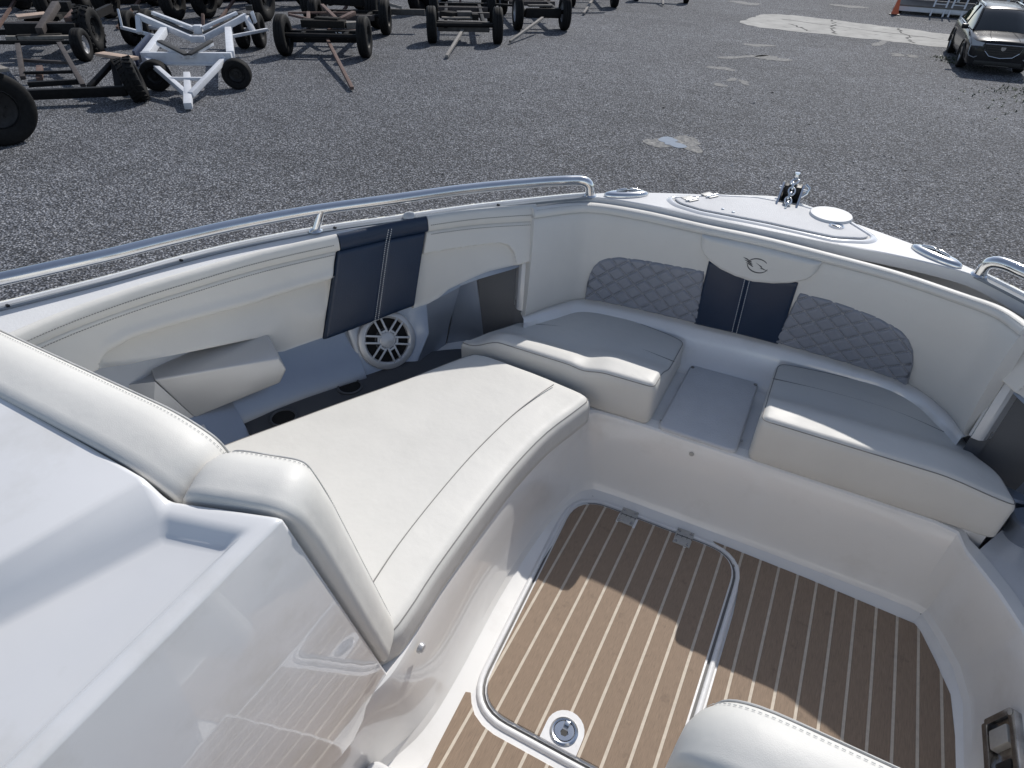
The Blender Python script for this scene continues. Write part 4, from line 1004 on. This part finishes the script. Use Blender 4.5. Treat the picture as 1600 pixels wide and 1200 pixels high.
# trailer with white-hubbed wheels and a bleached drawbar
axle_trailer('timber_trailer', 'dark trailer with a grey timber front beam, pale drawbar and white right hub', (-11.67, 17.72), (-10.05, 18.72), .47, .26, [
    ('front_beam', (-11.61, 17.95, 0.42), (-10.28, 18.65, 0.42), 0.16, 0.27, TG),
    ('deck_edge', (-11.67, 18.27, 0.58), (-10.86, 18.88, 0.58), 0.2, 0.05, TL),
    ('timber', (-11.91, 18.71, 0.61), (-11.4, 18.62, 0.61), 0.3, 0.19, TD),
    ('timber', (-11.44, 18.75, 0.61), (-11.09, 19.02, 0.61), 0.3, 0.22, TG),
    ('timber', (-10.96, 18.8, 0.61), (-10.81, 18.91, 0.61), 0.3, 0.16, TD),
    ('drawbar', (-11.21, 18.95, 0.41), (-10.08, 15.95, 0.07), 0.08, 0.07, WD),
    ('brace', (-13.64, 18.18, 0.82), (-13.33, 18.61, 0.68), 0.1, 0.08, WD),
    ('side_rail', (-13.79, 18.59, 0.54), (-12.84, 19.15, 0.54), 0.12, 0.16, TG),
    ], rim=RIMW)
axle_trailer('timber_trailer', 'smaller dark trailer behind the grey beamed one, its pale drawbar pointing left', (-10.65, 21.2), (-9.4, 22.1), .52, .24, [
    ('front_beam', (-10.39, 21.26, 0.5), (-9.48, 21.95, 0.5), 0.16, 0.27, DK),
    ('deck_edge', (-10.39, 21.4, 0.69), (-9.78, 21.88, 0.69), 0.2, 0.05, TG),
    ('drawbar', (-9.76, 21.18, 0.42), (-9.69, 18.82, 0.07), 0.08, 0.07, WD),
    ('axle', (-10.78, 21.74, 0.35), (-9.48, 22.38, 0.35), 0.12, 0.10, DK),
    ('long_bar', (-11.97, 21.32, 0.63), (-10.85, 21.63, 0.63), 0.08, 0.06, DK),
    ], rim=RIMW)
axle_trailer('timber_trailer', 'farthest dark trailer with two wheels at the top edge, thin pale drawbar', (-11.45, 27.55), (-9.95, 28.35), .5, .26, [
    ('front_beam', (-10.88, 26.24, 0.5), (-9.7, 27.21, 0.5), 0.16, 0.24, DK),
    ('drawbar', (-10.48, 27.37, 0.35), (-10.1, 25.52, 0.07), 0.08, 0.07, WD),
    ])
# white V-shaped boat cradle
wt = empty('white_cradle_trailer', (-13.0, 10.3, 0), 'white painted V shaped boat cradle trailer with small black front wheels', 'trailer', TG_)
bars(wt, [
    ('front_beam', (-13.79, 9.82, 0.58), (-12.23, 10.81, 0.58), 0.1, 0.22, WP),
    ('beam_flange', (-13.82, 9.8, 0.47), (-12.23, 10.8, 0.47), 0.2, 0.04, WP),
    ('side_rail', (-13.84, 9.98, 0.6), (-16.12, 12.34, 0.6), 0.16, 0.16, WP),
    ('side_rail', (-12.43, 10.96, 0.6), (-14.82, 13.17, 0.6), 0.16, 0.16, WP),
    ('drawbar_arm', (-13.7, 9.85, 0.56), (-12.02, 9.28, 0.2), 0.1, 0.11, WP),
    ('drawbar_arm', (-12.35, 10.7, 0.56), (-11.85, 9.26, 0.2), 0.1, 0.11, WP),
    ('drawbar_tie', (-12.66, 9.48, 0.36), (-12.08, 9.86, 0.36), 0.08, 0.06, WP),
    ('drawbar_post', (-12.61, 9.89, 0.38), (-11.88, 9.22, 0.18), 0.13, 0.11, WP),
    ('coupling', (-12.02, 9.34, 0.2), (-11.58, 8.92, 0.09), 0.15, 0.13, WP),
    ('cradle_arm', (-13.87, 10.36, 0.78), (-12.9, 10.2, 0.64), 0.1, 0.09, WP),
    ('cradle_arm', (-12.96, 10.99, 0.78), (-12.86, 10.23, 0.64), 0.1, 0.09, WP),
    ('cradle_pad', (-13.77, 10.33, 0.83), (-12.82, 10.16, 0.69), 0.12, 0.04, RUB),
    ('cradle_pad', (-12.91, 10.94, 0.83), (-12.78, 10.19, 0.69), 0.12, 0.04, RUB),
    ('rear_arm', (-16.79, 12.18, 0.86), (-15.33, 12.43, 0.46), 0.12, 0.14, WP),
    ('rear_arm', (-14.72, 13.75, 0.86), (-15.11, 12.59, 0.46), 0.12, 0.14, WP),
    ('rear_link', (-15.34, 12.4, 0.45), (-15.05, 12.6, 0.45), 0.15, 0.15, WP),
    ('rear_bunk', (-16.57, 12.45, 0.92), (-15.39, 12.61, 0.66), 0.1, 0.07, WP),
    ('rear_bunk', (-14.96, 13.68, 0.92), (-15.23, 12.73, 0.66), 0.1, 0.07, WP),
    ('rear_bunk', (-16.45, 12.36, 0.84), (-15.38, 12.51, 0.56), 0.1, 0.05, RUB),
    ('rear_bunk', (-14.85, 13.57, 0.84), (-15.16, 12.67, 0.56), 0.1, 0.05, RUB),
    ('bunk_tie', (-15.46, 12.66, 0.62), (-15.3, 12.78, 0.62), 0.2, 0.20, WP),
    ('wing_post', (-16.76, 12.16, 0.85), (-16.6, 11.95, 0.52), 0.12, 0.12, WP),
    ('wing_post', (-14.71, 13.72, 0.85), (-14.52, 13.69, 0.52), 0.12, 0.12, WP),
    ('wing_bar', (-17.55, 12.17, 0.54), (-16.01, 11.97, 0.5), 0.08, 0.07, WP),
    ('wing_bar', (-14.41, 14.09, 0.54), (-14.57, 13.0, 0.5), 0.08, 0.07, WP),
    ('guide_post', (-17.41, 12.09, 0.56), (-17.56, 12.23, 0.95), 0.05, 0.05, WP),
    ('tail_light', (-17.15, 12.33, 1.0), (-17.0, 12.44, 1.0), 0.1, 0.12, BK),
    ('tail_light', (-14.98, 14.03, 1.0), (-14.85, 14.13, 1.0), 0.1, 0.12, BK),
    ('light_bracket', (-14.66, 13.9, 0.95), (-14.57, 13.87, 0.7), 0.05, 0.14, WP),
    ('side_sign', (-13.79, 9.66, 0.58), (-15.34, 11.29, 0.58), 0.05, 0.30, BL),
    ('rust_post', (-15.42, 12.92, 0.65), (-15.57, 13.13, 0.9), 0.07, 0.07, RU),
    ])
fx = Vector((.84, .54, 0))
for p, r, wd, s in (((-13.38, 9.72), .30, .24, -1), ((-12.12, 10.74), .30, .24, 1)): wheel(wt, (p[0], p[1], r), Vector((.55, -.83, 0)) if s < 0 else Vector((.62, -.78, 0)), r, wd)
for p, s in (((-15.40, 14.12), 1), ((-15.10, 14.42), 1), ((-18.05, 12.75), -1), ((-17.85, 13.15), -1)): wheel(wt, (p[0], p[1], .42), fx*s, .42, .24)
MB().tube([(-18.0, 12.95, .42), (-15.2, 14.3, .42)], .06, 10).build('axle', WP, wt)
# boards of the dark low cradle in front of it
lc = empty('low_cradle', (-14.6, 8.9, 0), 'low dark steel cradle with curved uprights and a fresh plank over its tyre', 'cradle', TG_)
bars(lc, [
    ('sill_beam', (-14.38, 7.56, 0.21), (-13.09, 8.78, 0.21), 0.14, 0.18, DK),
    ('cross_beam', (-18.4, 9.99, 0.46), (-17.74, 10.68, 0.46), 0.18, 0.22, TD),
    ('beam_cap', (-18.56, 9.84, 0.51), (-17.46, 10.74, 0.51), 0.14, 0.08, TL),
    ('upright', (-17.88, 9.67, 0.45), (-16.03, 8.51, 0.15), 0.1, 0.08, DR),
    ('upright', (-17.29, 10.28, 0.45), (-14.41, 8.75, 0.15), 0.1, 0.08, DR),
    ('tie_bar', (-17.17, 9.25, 0.26), (-16.06, 9.67, 0.26), 0.08, 0.06, DR),
    ('tie_bar', (-16.17, 8.65, 0.21), (-15.43, 9.31, 0.21), 0.08, 0.06, DK),
    ('low_rail', (-15.4, 8.23, 0.15), (-14.78, 8.98, 0.15), 0.12, 0.10, DK),
    ('brace', (-13.89, 8.55, 0.22), (-14.06, 9.36, 0.56), 0.12, 0.08, DK),
    ('brace', (-14.12, 9.41, 0.58), (-13.33, 8.79, 0.22), 0.14, 0.10, DK),
    ('plank', (-14.28, 9.24, 0.69), (-13.29, 9.29, 0.69), 0.22, 0.06, TN),
    ('red_post', (-16.43, 9.16, 0.22), (-15.88, 8.75, 0.1), 0.12, 0.08, RU),
    ])
wheel(lc, (-13.02, 8.92, .40), Vector((.62, .78, 0)), .40, .30, lean=.20, lugs=22)
# old dark trailer behind the cradle
oc = empty('old_trailer', (-18.3, 11.0, 0), 'old dark trailer loaded with planks, number 04 on its front sill', 'trailer', TG_)
bars(oc, [
    ('front_sill', (-19.08, 10.19, 0.6), (-17.79, 11.13, 0.6), 0.14, 0.27, DK),
    ('sill_cap', (-19.24, 10.34, 0.71), (-17.95, 11.3, 0.71), 0.14, 0.04, DR),
    ('lever_beam', (-18.03, 10.36, 0.63), (-19.55, 11.92, 0.94), 0.16, 0.16, DR),
    ('end_block', (-20.08, 12.22, 0.82), (-19.8, 12.43, 0.82), 0.3, 0.24, DK),
    ('rust_wedge', (-18.16, 11.23, 0.72), (-18.61, 11.84, 0.85), 0.2, 0.20, RU),
    ('plank_stack', (-19.55, 10.8, 0.76), (-19.27, 11.39, 0.79), 0.5, 0.06, TN),
    ('plank_stack', (-19.73, 11.11, 0.69), (-19.16, 11.68, 0.69), 0.4, 0.10, TD),
    ('rail', (-18.55, 9.66, 0.44), (-17.28, 10.55, 0.44), 0.1, 0.08, DK),
    ])
text(oc, '04', (-18.02, 10.88, .58), .17, (.81, .59, 0), (.59, -.81, 0), WP)
wheel(oc, (-17.26, 10.78, .36), Vector((.75, .55, 0)), .36, .24, rim=RIMW); wheel(oc, (-18.05, 11.62, .52), Vector((.75, .55, 0)), .52, .34, lugs=20)
wheel(oc, (-20.3, 9.4, .52), Vector((-.75, -.55, 0)), .52, .34)
MB().bar((-20.3, 9.4, .5), (-18.05, 11.62, .5), .12, .12).build('axle', DK, oc)
for s in (0, 1):
    a = Vector((-18.9, 10.3, .55))+Vector((.81, .59, 0))*s*1.0; MB().bar(a, a+Vector((-2.6, 3.3, 0)), .12, .2).build('chassis_rail', DK, oc)
# near-left trailer: only a big wheel and a deck board reach into the frame
nl = empty('deck_trailer', (-12.9, 5.7, 0), 'trailer at the left edge showing one big smooth tyre under a grey deck board', 'trailer', TG_)
wheel(nl, (-12.40, 5.98, .56), Vector((.93, -.20, 0)), .56, .30, rim=RIMM)
wheel(nl, (-13.9, 4.5, .56), Vector((-.93, .20, 0)), .56, .30)
MB().tube([(-12.4, 5.98, .56), (-14.4, 6.4, .56)], .07, 10).build('axle', DK, nl)
for k in range(5):
    a = Vector((-12.22, 6.30, 1.12))+Vector((-.24*k, .05*k, 0)); MB().bar(a, a+Vector((-.45, -2.1, 0)), .22, .05, bev=.006).build('deck_board', TL if k < 2 else TG, nl)
MB().bar((-12.4, 5.98, .85), (-14.1, 6.35, .85), .2, .4, bev=.02).build('bolster_beam', DK, nl)
# the crowded dark row at the back
for k, (a, b, r, lab, bkk) in enumerate((((-16.6, 18.4), (-14.45, 18.9), .62, 'big wheeled dark trailer behind the 17 trailer, right of the row', 4.0),
        ((-20.2, 17.2), (-18.3, 17.9), .62, 'dark trailer between the white cradle and the big wheeled one', 4.0),
        ((-22.6, 15.4), (-20.6, 16.3), .60, 'dark trailer standing straight behind the white cradle', 3.5),
        ((-25.0, 12.9), (-23.4, 14.0), .60, 'dark trailer close to the hedge, left end of the back row', 3.0),
        ((-15.2, 23.0), (-13.2, 23.8), .55, 'dark trailer at the top edge behind the pale drawbar one', 3.5))):
    t, ax, bk, c = axle_trailer('timber_trailer', lab, a, b, r, .34, [], back=bkk, lugs=0)
    Z_ = Vector((0, 0, 1))
    MB().bar(c-ax*.75+Z_*(r+.15)-bk*.1, c+ax*.75+Z_*(r+.15)-bk*.1, .16, .34, bev=.02).build('front_beam', (DK, TG, DK, TD, DK)[k], t)
    MB().bar(c-ax*.8+Z_*(r+.42)-bk*.05, c+ax*.6+Z_*(r+.40)-bk*.05, .26, .2, bev=.02).build('timber', (TD, TD, TG, TD, TG)[k], t)
    MB().bar(c-ax*.5+Z_*(r+.62)+bk*.3, c+ax*.8+Z_*(r+.60)+bk*.2, .24, .16, bev=.02).build('timber', (TG, TL, TD, TG, TD)[k], t)
    MB().bar(c-ax*.7+Z_*(r+.1)+bk*.6, c-ax*.3+Z_*(r+1.2)+bk*.8, .12, .12, bev=.01).build('upright', DR, t)
    MB().bar(c+ax*.7+Z_*(r+.1)+bk*.6, c+ax*.3+Z_*(r+1.2)+bk*.8, .12, .12, bev=.01).build('upright', DR, t)
    MB().bar(c+ax*.1+Z_*(r-.05)-bk*.1, c+ax*.35-bk*2.2+Z_*.07, .07, .07).build('drawbar', RU, t)
bx = empty('small_trailer', (-9.0, 30.6, 0), 'thin pale drawbar resting on gravel at the top edge, right of the far trailer', 'drawbar', TG_)
MB().bar((-8.4, 29.92, .06), (-8.9, 31.2, .45), .08, .07, bev=.01).build('drawbar', WD, bx)
MB().bar((-9.7, 31.0, .5), (-8.1, 31.5, .5), .12, .3, bev=.01).build('front_beam', DK, bx)
for s in ((-9.9, 31.0), (-7.9, 31.6)): wheel(bx, (s[0], s[1], .42), (.95, .3, 0), .42, .22)

# dark sleeper wall and hedge behind the left trailers
sw = empty('sleeper_wall', (-25, 17, 0), 'low dark wall of stacked timber sleepers under the hedge', 'wall')
for r_ in range(2):
    for k in range(7):
        a = Vector((-31, 11.0, .13+.25*r_)); d = Vector((.66, .75, 0)); p = a+d*(k*2.45+(.6 if r_ else 0)); MB().bar(p, p+d*2.4, .24, .235, bev=.015).build('sleeper', DK if (k+r_) % 3 else TD, sw)
LEAF = [mat('hedge_leaf', (.055, .10, .030), .5, 0, 0, .3, 3), mat('pale_hedge_leaf', (.11, .155, .065), .5, 0, 0, .25, 3), mat('dark_hedge_leaf', (.03, .058, .022), .5, 0, 0, .3, 3)]
BARK = mat('bark', (.06, .05, .04), .9, 0, 0, .3, 8)
for k in range(6):
    rs = random.Random(40+k); p = Vector((-31.0, 13.2, 0))+Vector((.66, .75, 0))*(k*2.3)+Vector((-.8, .7, 0))
    b = empty('bush', p, ['leafy green bush over the sleeper wall, leftmost of the hedge', 'leafy bush second from the left end of the hedge', 'leafy bush third from the left end of the hedge', 'leafy bush fourth from the left, behind the dark trailers', 'leafy bush fifth from the left, behind the white cradle', 'leafy bush at the right end of the hedge'][k], 'bush', 'bushes of the hedge')
    for _ in range(4):
        q = p+Vector((rs.uniform(-.9, .9), rs.uniform(-.6, .6), rs.uniform(1, 1.8))); MB().tube([p, (p+q)/2+Vector((rs.uniform(-.1, .1), 0, 0)), q], [.05, .035, .012], 6).build('stem', BARK, b)
    vs, fs, mi = [], [], []
    for _ in range(2600):
        a = rs.uniform(0, 6.28); rr_ = math.sqrt(rs.random()); z = rs.uniform(.25, 2.3); s = (1.45 if z < 1.6 else 1.0)*(.75+.25*math.sin(a*3+z*2+k))
        c = p+Vector((rr_*math.cos(a)*s, rr_*math.sin(a)*s*.7, z)); d = Vector((rs.gauss(0, 1), rs.gauss(0, 1), rs.gauss(.3, .6))).normalized(); e = d.orthogonal().normalized(); f_ = d.cross(e); L_ = rs.uniform(.07, .14); W_ = L_*.42
        n = len(vs); vs += [c-e*L_, c+f_*W_+d*.01, c+e*L_, c-f_*W_+d*.01]; fs.append((n, n+1, n+2, n+3)); mi.append(rs.choice((0, 0, 1, 1, 2)))
    mb = MB(); mb.v = vs; mb.f = [list(f) for f in fs]
    o = mb.build('foliage', LEAF, b, flat=True); o.data.polygons.foreach_set('material_index', mi)

# unseen belt of trees added round the yard to darken what metal and glass reflect
vs, fs, rs = [], [], random.Random(77)
for _ in range(9000):
    a = rs.uniform(0, 6.2832); rr_ = rs.uniform(72, 84); top = 5.5+2.5*math.sin(a*7)+1.5*math.sin(a*17+1)
    c = Vector((rr_*math.sin(a), rr_*math.cos(a), top*rs.random()**.8)); d = Vector((rs.gauss(0, 1), rs.gauss(0, 1), rs.gauss(.2, .6))).normalized(); e = d.orthogonal().normalized(); f_ = d.cross(e); L_ = rs.uniform(.6, 1.2)
    n = len(vs); vs += [c-e*L_, c+f_*L_*.6, c+e*L_, c-f_*L_*.6]; fs.append([n, n+1, n+2, n+3])
mb = MB(); mb.v = vs; mb.f = fs; tag(mb.build('added_tree_belt', LEAF[2], flat=True), kind='stuff')

# ---- dark sport utility car, upper right
PAINT = mat('black_car_paint', (.010, .011, .014), .25, 0, .2, .05, 3, spec=.25)
GLASS = mat('dark_car_glass', (.012, .016, .018), .04, 0, .3)
CHR = mat('car_chrome', (.62, .63, .65), .12, 1)
LAMP = mat('headlamp_lens', (.30, .31, .33), .08, .2, .6)
car = empty('parked_car', (2.83, 22.3, 0), 'black sport utility car parked nose on, sun glinting off its bonnet', 'car')
CS = .83; CO = Vector((2.83, 22.3, 0)); CX = Vector((.995, .07, 0)).normalized(); CY = Vector((-CX.y, CX.x, 0))
def cw(x, y, z): return CO+(CX*x+CY*y+Vector((0, 0, z)))*CS
def cl(mb): mb.v = [cw(*v) for v in mb.v]; return mb
def section(hw, zt, zs, zb=.24, bulge=0):
    half = [(hw*.90, zb), (hw*.97, zb+.12), (hw, .55), (hw, .72), (hw*.975, zs-.06), (hw*.92, zs), (hw*.80, zs+(zt-zs)*.55+bulge), (hw*.45, zt-.008), (hw*.2, zt)]
    return [(-x, z) for x, z in half]+[(x, z) for x, z in half[::-1]]
bst = [(-.03, .70, .86, .78), (0, .80, .92, .82), (.08, .87, .965, .87), (.35, .92, 1.01, .93), (.8, .95, 1.045, .97), (1.25, .955, 1.085, 1.01), (2.2, .955, 1.08, 1.03), (3.4, .955, 1.09, 1.05), (4.2, .94, 1.09, 1.05), (4.7, .88, 1.05, 1.0), (4.82, .80, .95, .9)]
bst = spl(bst, 3)
mb = MB().grid([[(x, y, z) for x, z in section(hw, zt, zs)] for y, hw, zt, zs in bst])
m_ = len(section(1, 1, 1)); mb.f.append(list(range(m_))); mb.f.append([(len(bst)-1)*m_+j for j in range(m_)])
body = cl(mb).build('body', PAINT, car, False, 40)
gh = [(1.18, .80, 1.06, .80, 1.06), (1.45, .82, 1.06, .72, 1.26), (1.98, .84, 1.07, .62, 1.60), (2.4, .85, 1.07, .62, 1.655), (3.2, .85, 1.08, .61, 1.665), (4.1, .83, 1.08, .57, 1.60), (4.62, .78, 1.08, .66, 1.10)]
mb = MB().grid([[(-a, y, b), (-lerp(a, c, .5), y, lerp(b, d, .52)), (-c, y, d-.03), (-c*.93, y, d), (-c*.5, y, d+.02), (0, y, d+.028), (c*.5, y, d+.02), (c*.93, y, d), (c, y, d-.03), (lerp(a, c, .5), y, lerp(b, d, .52)), (a, y, b)] for y, a, b, c, d in spl(gh, 3)])
cl(mb).build('glasshouse', GLASS, car, False, 40)
mb = MB().grid([[(-c, y, d-.02), (-c*.93, y, d+.008), (-c*.5, y, d+.028), (0, y, d+.036), (c*.5, y, d+.028), (c*.93, y, d+.008), (c, y, d-.02)] for y, a, b, c, d in spl(gh, 3) if 1.95 < y < 4.15])
cl(mb).build('roof', PAINT, car, False, 40)
for s in (-1, 1):
    cl(MB().tube([(s*.80, 1.2, 1.07), (s*.725, 1.45, 1.265), (s*.625, 1.98, 1.605)], .03, 8)).build('windscreen_pillar', PAINT, car)
    cl(MB().tube([(s*.84, 2.6, 1.08), (s*.62, 2.65, 1.64)], .035, 8)).build('door_pillar', PAINT, car)
    cl(MB().tube([(s*.57, 2.1, 1.665), (s*.575, 2.2, 1.715), (s*.575, 3.8, 1.715), (s*.56, 3.95, 1.65)], .018, 8)).build('roof_rail', CHR, car)
    cl(MB().tube([(s*.862, 1.5, 1.065), (s*.866, 2.4, 1.085), (s*.86, 3.9, 1.10)], .012, 6)).build('window_trim', CHR, car)
    mr = cl(MB().box((s*1.03, 1.50, 1.12), (.20, .11, .15), bev=.035)).build('wing_mirror', PAINT, car)
    cl(MB().bar((s*.88, 1.5, 1.07), (s*.98, 1.5, 1.10), .05, .05)).build('mirror_stalk', BLACK, mr)
    # headlamp sweeping up the wing, vertical light strip and fog chrome
    hl_ = cl(MB().add([(s*.54, -.045, .88), (s*.80, -.01, .915), (s*.955, .34, .975), (s*.955, .26, .86), (s*.875, .02, .77), (s*.60, -.045, .78)], [(0, 1, 2, 3, 4, 5)] if s > 0 else [(5, 4, 3, 2, 1, 0)])).build('headlight', LAMP, car, False, 30)
    cl(MB().tube([(s*.955, .26, .95), (s*.90, .02, .80), (s*.89, -.0, .56), (s*.84, -.02, .50), (s*.70, -.045, .46), (s*.63, -.05, .50)], .013, 6)).build('light_strip', LAMP, car)
    cl(MB().tube([(s*.56, -.05, .79), (s*.86, .01, .78)], .010, 6)).build('headlight_trim', CHR, hl_)
    for y in (.95, 3.78):
        c = cw(s*.83, y, .37); wheel(car, c, CX*s, .37*CS, .25*CS, RIMW)
        arch = [(s*.962, y+.45*math.cos(R(a)), .37+.45*math.sin(R(a))) for a in range(-8, 189, 14)]
        cl(MB().tube(arch, .022, 6)).build('wheel_arch', BLACK, car)
gp_ = [(-.52, .86), (.52, .86), (.47, .66), (.32, .53), (.0, .49), (-.32, .53), (-.47, .66)]
grl = cl(MB().add([(x, -.055-.02*(1-abs(x)), z) for x, z in gp_], [tuple(range(7))])).build('grille', BLACK, car, False, 30)
cl(MB().tube([(x, -.06-.02*(1-abs(x)), z) for x, z in gp_], .012, 6, closed=True)).build('grille_frame', CHR, grl)
for z in (.60, .67, .74, .80): cl(MB().bar((-.44, -.072, z), (.44, -.072, z), .01, .012)).build('grille_bar', DR, grl)
cl(MB().add([(-.07, -.082, .80), (.07, -.082, .80), (.06, -.084, .73), (0, -.086, .69), (-.06, -.084, .73)], [(0, 1, 2, 3, 4)])).build('emblem', CHR, grl, False, 30)
cl(MB().box((0, -.02, .33), (1.3, .06, .12), bev=.02)).build('lower_intake', BLACK, car)
cl(MB().bar((-.35, -.02, .27), (.35, -.02, .27), .02, .03)).build('skid_trim', CHR, car)
for s in (-.34, .34): cl(MB().tube([(s*1.15, .12, .975), (s*1.1, .55, 1.022), (s*.9, 1.15, 1.075)], .008, 6)).build('bonnet_crease', PAINT, car)
for s in (-.6, .05): cl(MB().bar((s, 1.22, 1.085), (s+.5, 1.36, 1.19), .02, .015)).build('wiper', BLACK, car)

# ---- boarded shed front with a low deck, far right
SHED = mat('dark_shed_boards', (.05, .05, .055), .8, 0, 0, .3, 6)
DECKM = mat('weathered_deck_timber', (.16, .145, .13), .8, 0, 0, .25, 5, .5, 30)
WPO = mat('white_painted_timber', (.66, .67, .69), .6, 0, 0, .06, 5)
sh = empty('shed', (4.5, 36, 0), 'dark shed front with white posts above a low timber deck', 'shed')
for k in range(8): MB().box((5.1, 34.22+.29*k, .30), (9.9, .27, .05), bev=.006).build('deck_board', DECKM, sh)
MB().box((5.1, 34.12, .20), (9.9, .05, .18)).build('deck_fascia', WPO, sh)
for x in (.3, 2.6, 5, 7.4, 9.8): MB().box((x, 34.3, .12), (.14, .14, .24)).build('deck_foot', DK, sh)
for k in range(10): MB().box((5.2, 36.6, .42+.2*k), (9.7, .04, .185), (1, 0, 0), (0, 1, 0), (0, -.08, 1)).build('cladding_board', SHED, sh)
for x in (.45, 2.35, 3.35, 4.1, 4.55, 4.95, 5.5, 7, 9): MB().box((x, 36.45, 1.3), (.10, .10, 2.0), bev=.006).build('post', WPO if x > 2 else DK, sh)
for x in (1.3, 2.9): 
    f_ = MB().box((x, 36.5, .95), (.8, .06, .9), bev=.006).build('window', DK, sh); MB().box((x, 36.465, .95), (.68, .01, .78)).build('pane', GLASS, f_)
MB().prism([(.2, 36.3), (10, 36.3), (10, 39), (.2, 39)], 2.35, 2.5).build('roof', DK, sh)
def ladder(x, lab, lean, y0):
    o = empty('ladder', (x, y0, 0), lab, 'ladder', 'ladders leaning on the shed deck')
    for s in (-.22, .22): MB().bar((x+s, y0, .02), (x+s+lean, y0+1.0, 2.0), .06, .03).build('rail', WPO, o)
    for k in range(7):
        t = (k+.6)/7.5; MB().bar((x-.22+lean*t, y0+1.0*t, 2*t), (x+.22+lean*t, y0+1.0*t, 2*t), .035, .03).build('rung', WPO, o)
ladder(1.62, 'white ladder leaning on the shed deck, left of the pair', .15, 33.98); ladder(2.25, 'white ladder leaning on the shed deck, nearer the parked car', .22, 33.98)
ORG_ = mat('orange_cone_plastic', (.62, .13, .05), .5, 0, 0, .1, 6)
cn = empty('traffic_cone', (.12, 33.55, 0), 'orange traffic cone at the left corner of the shed deck', 'traffic cone')
MB().lathe([(.15, .03), (.12, .12), (.03, .68), (.02, .70), (0, .70)], (.12, 33.55, 0), n=24).build('cone', ORG_, cn); MB().box((.12, 33.55, .02), (.38, .38, .04), bev=.01).build('base', BLACK, cn)
# weeds round the car's wheels
vs, fs = [], []; rs = random.Random(9)
for cx, cy, n_, sp in ((1.85, 24.2, 60, .22), (1.95, 23.6, 30, .15), (3.3, 20.6, 60, .35), (3.5, 19.6, 70, .5), (3.15, 18.2, 20, .5), (2.6, 19.0, 14, .6), (3.9, 21.8, 40, .3)):
    for _ in range(n_):
        x, y = cx+rs.gauss(0, sp), cy+rs.gauss(0, sp)
        for q in range(4):
            a = rs.uniform(0, 6.28); L_ = rs.uniform(.03, .09); k = len(vs); d = Vector((math.cos(a), math.sin(a), 0)); e = Vector((-d.y, d.x, 0))*.012; b_ = Vector((x, y, 0)); vs += [b_-e, b_+e, b_+d*L_+Vector((0, 0, L_*rs.uniform(.3, 1)))]; fs.append([k, k+1, k+2])
mb = MB(); mb.v = vs; mb.f = fs; tag(mb.build('weeds', LEAF[2], flat=True), kind='stuff')
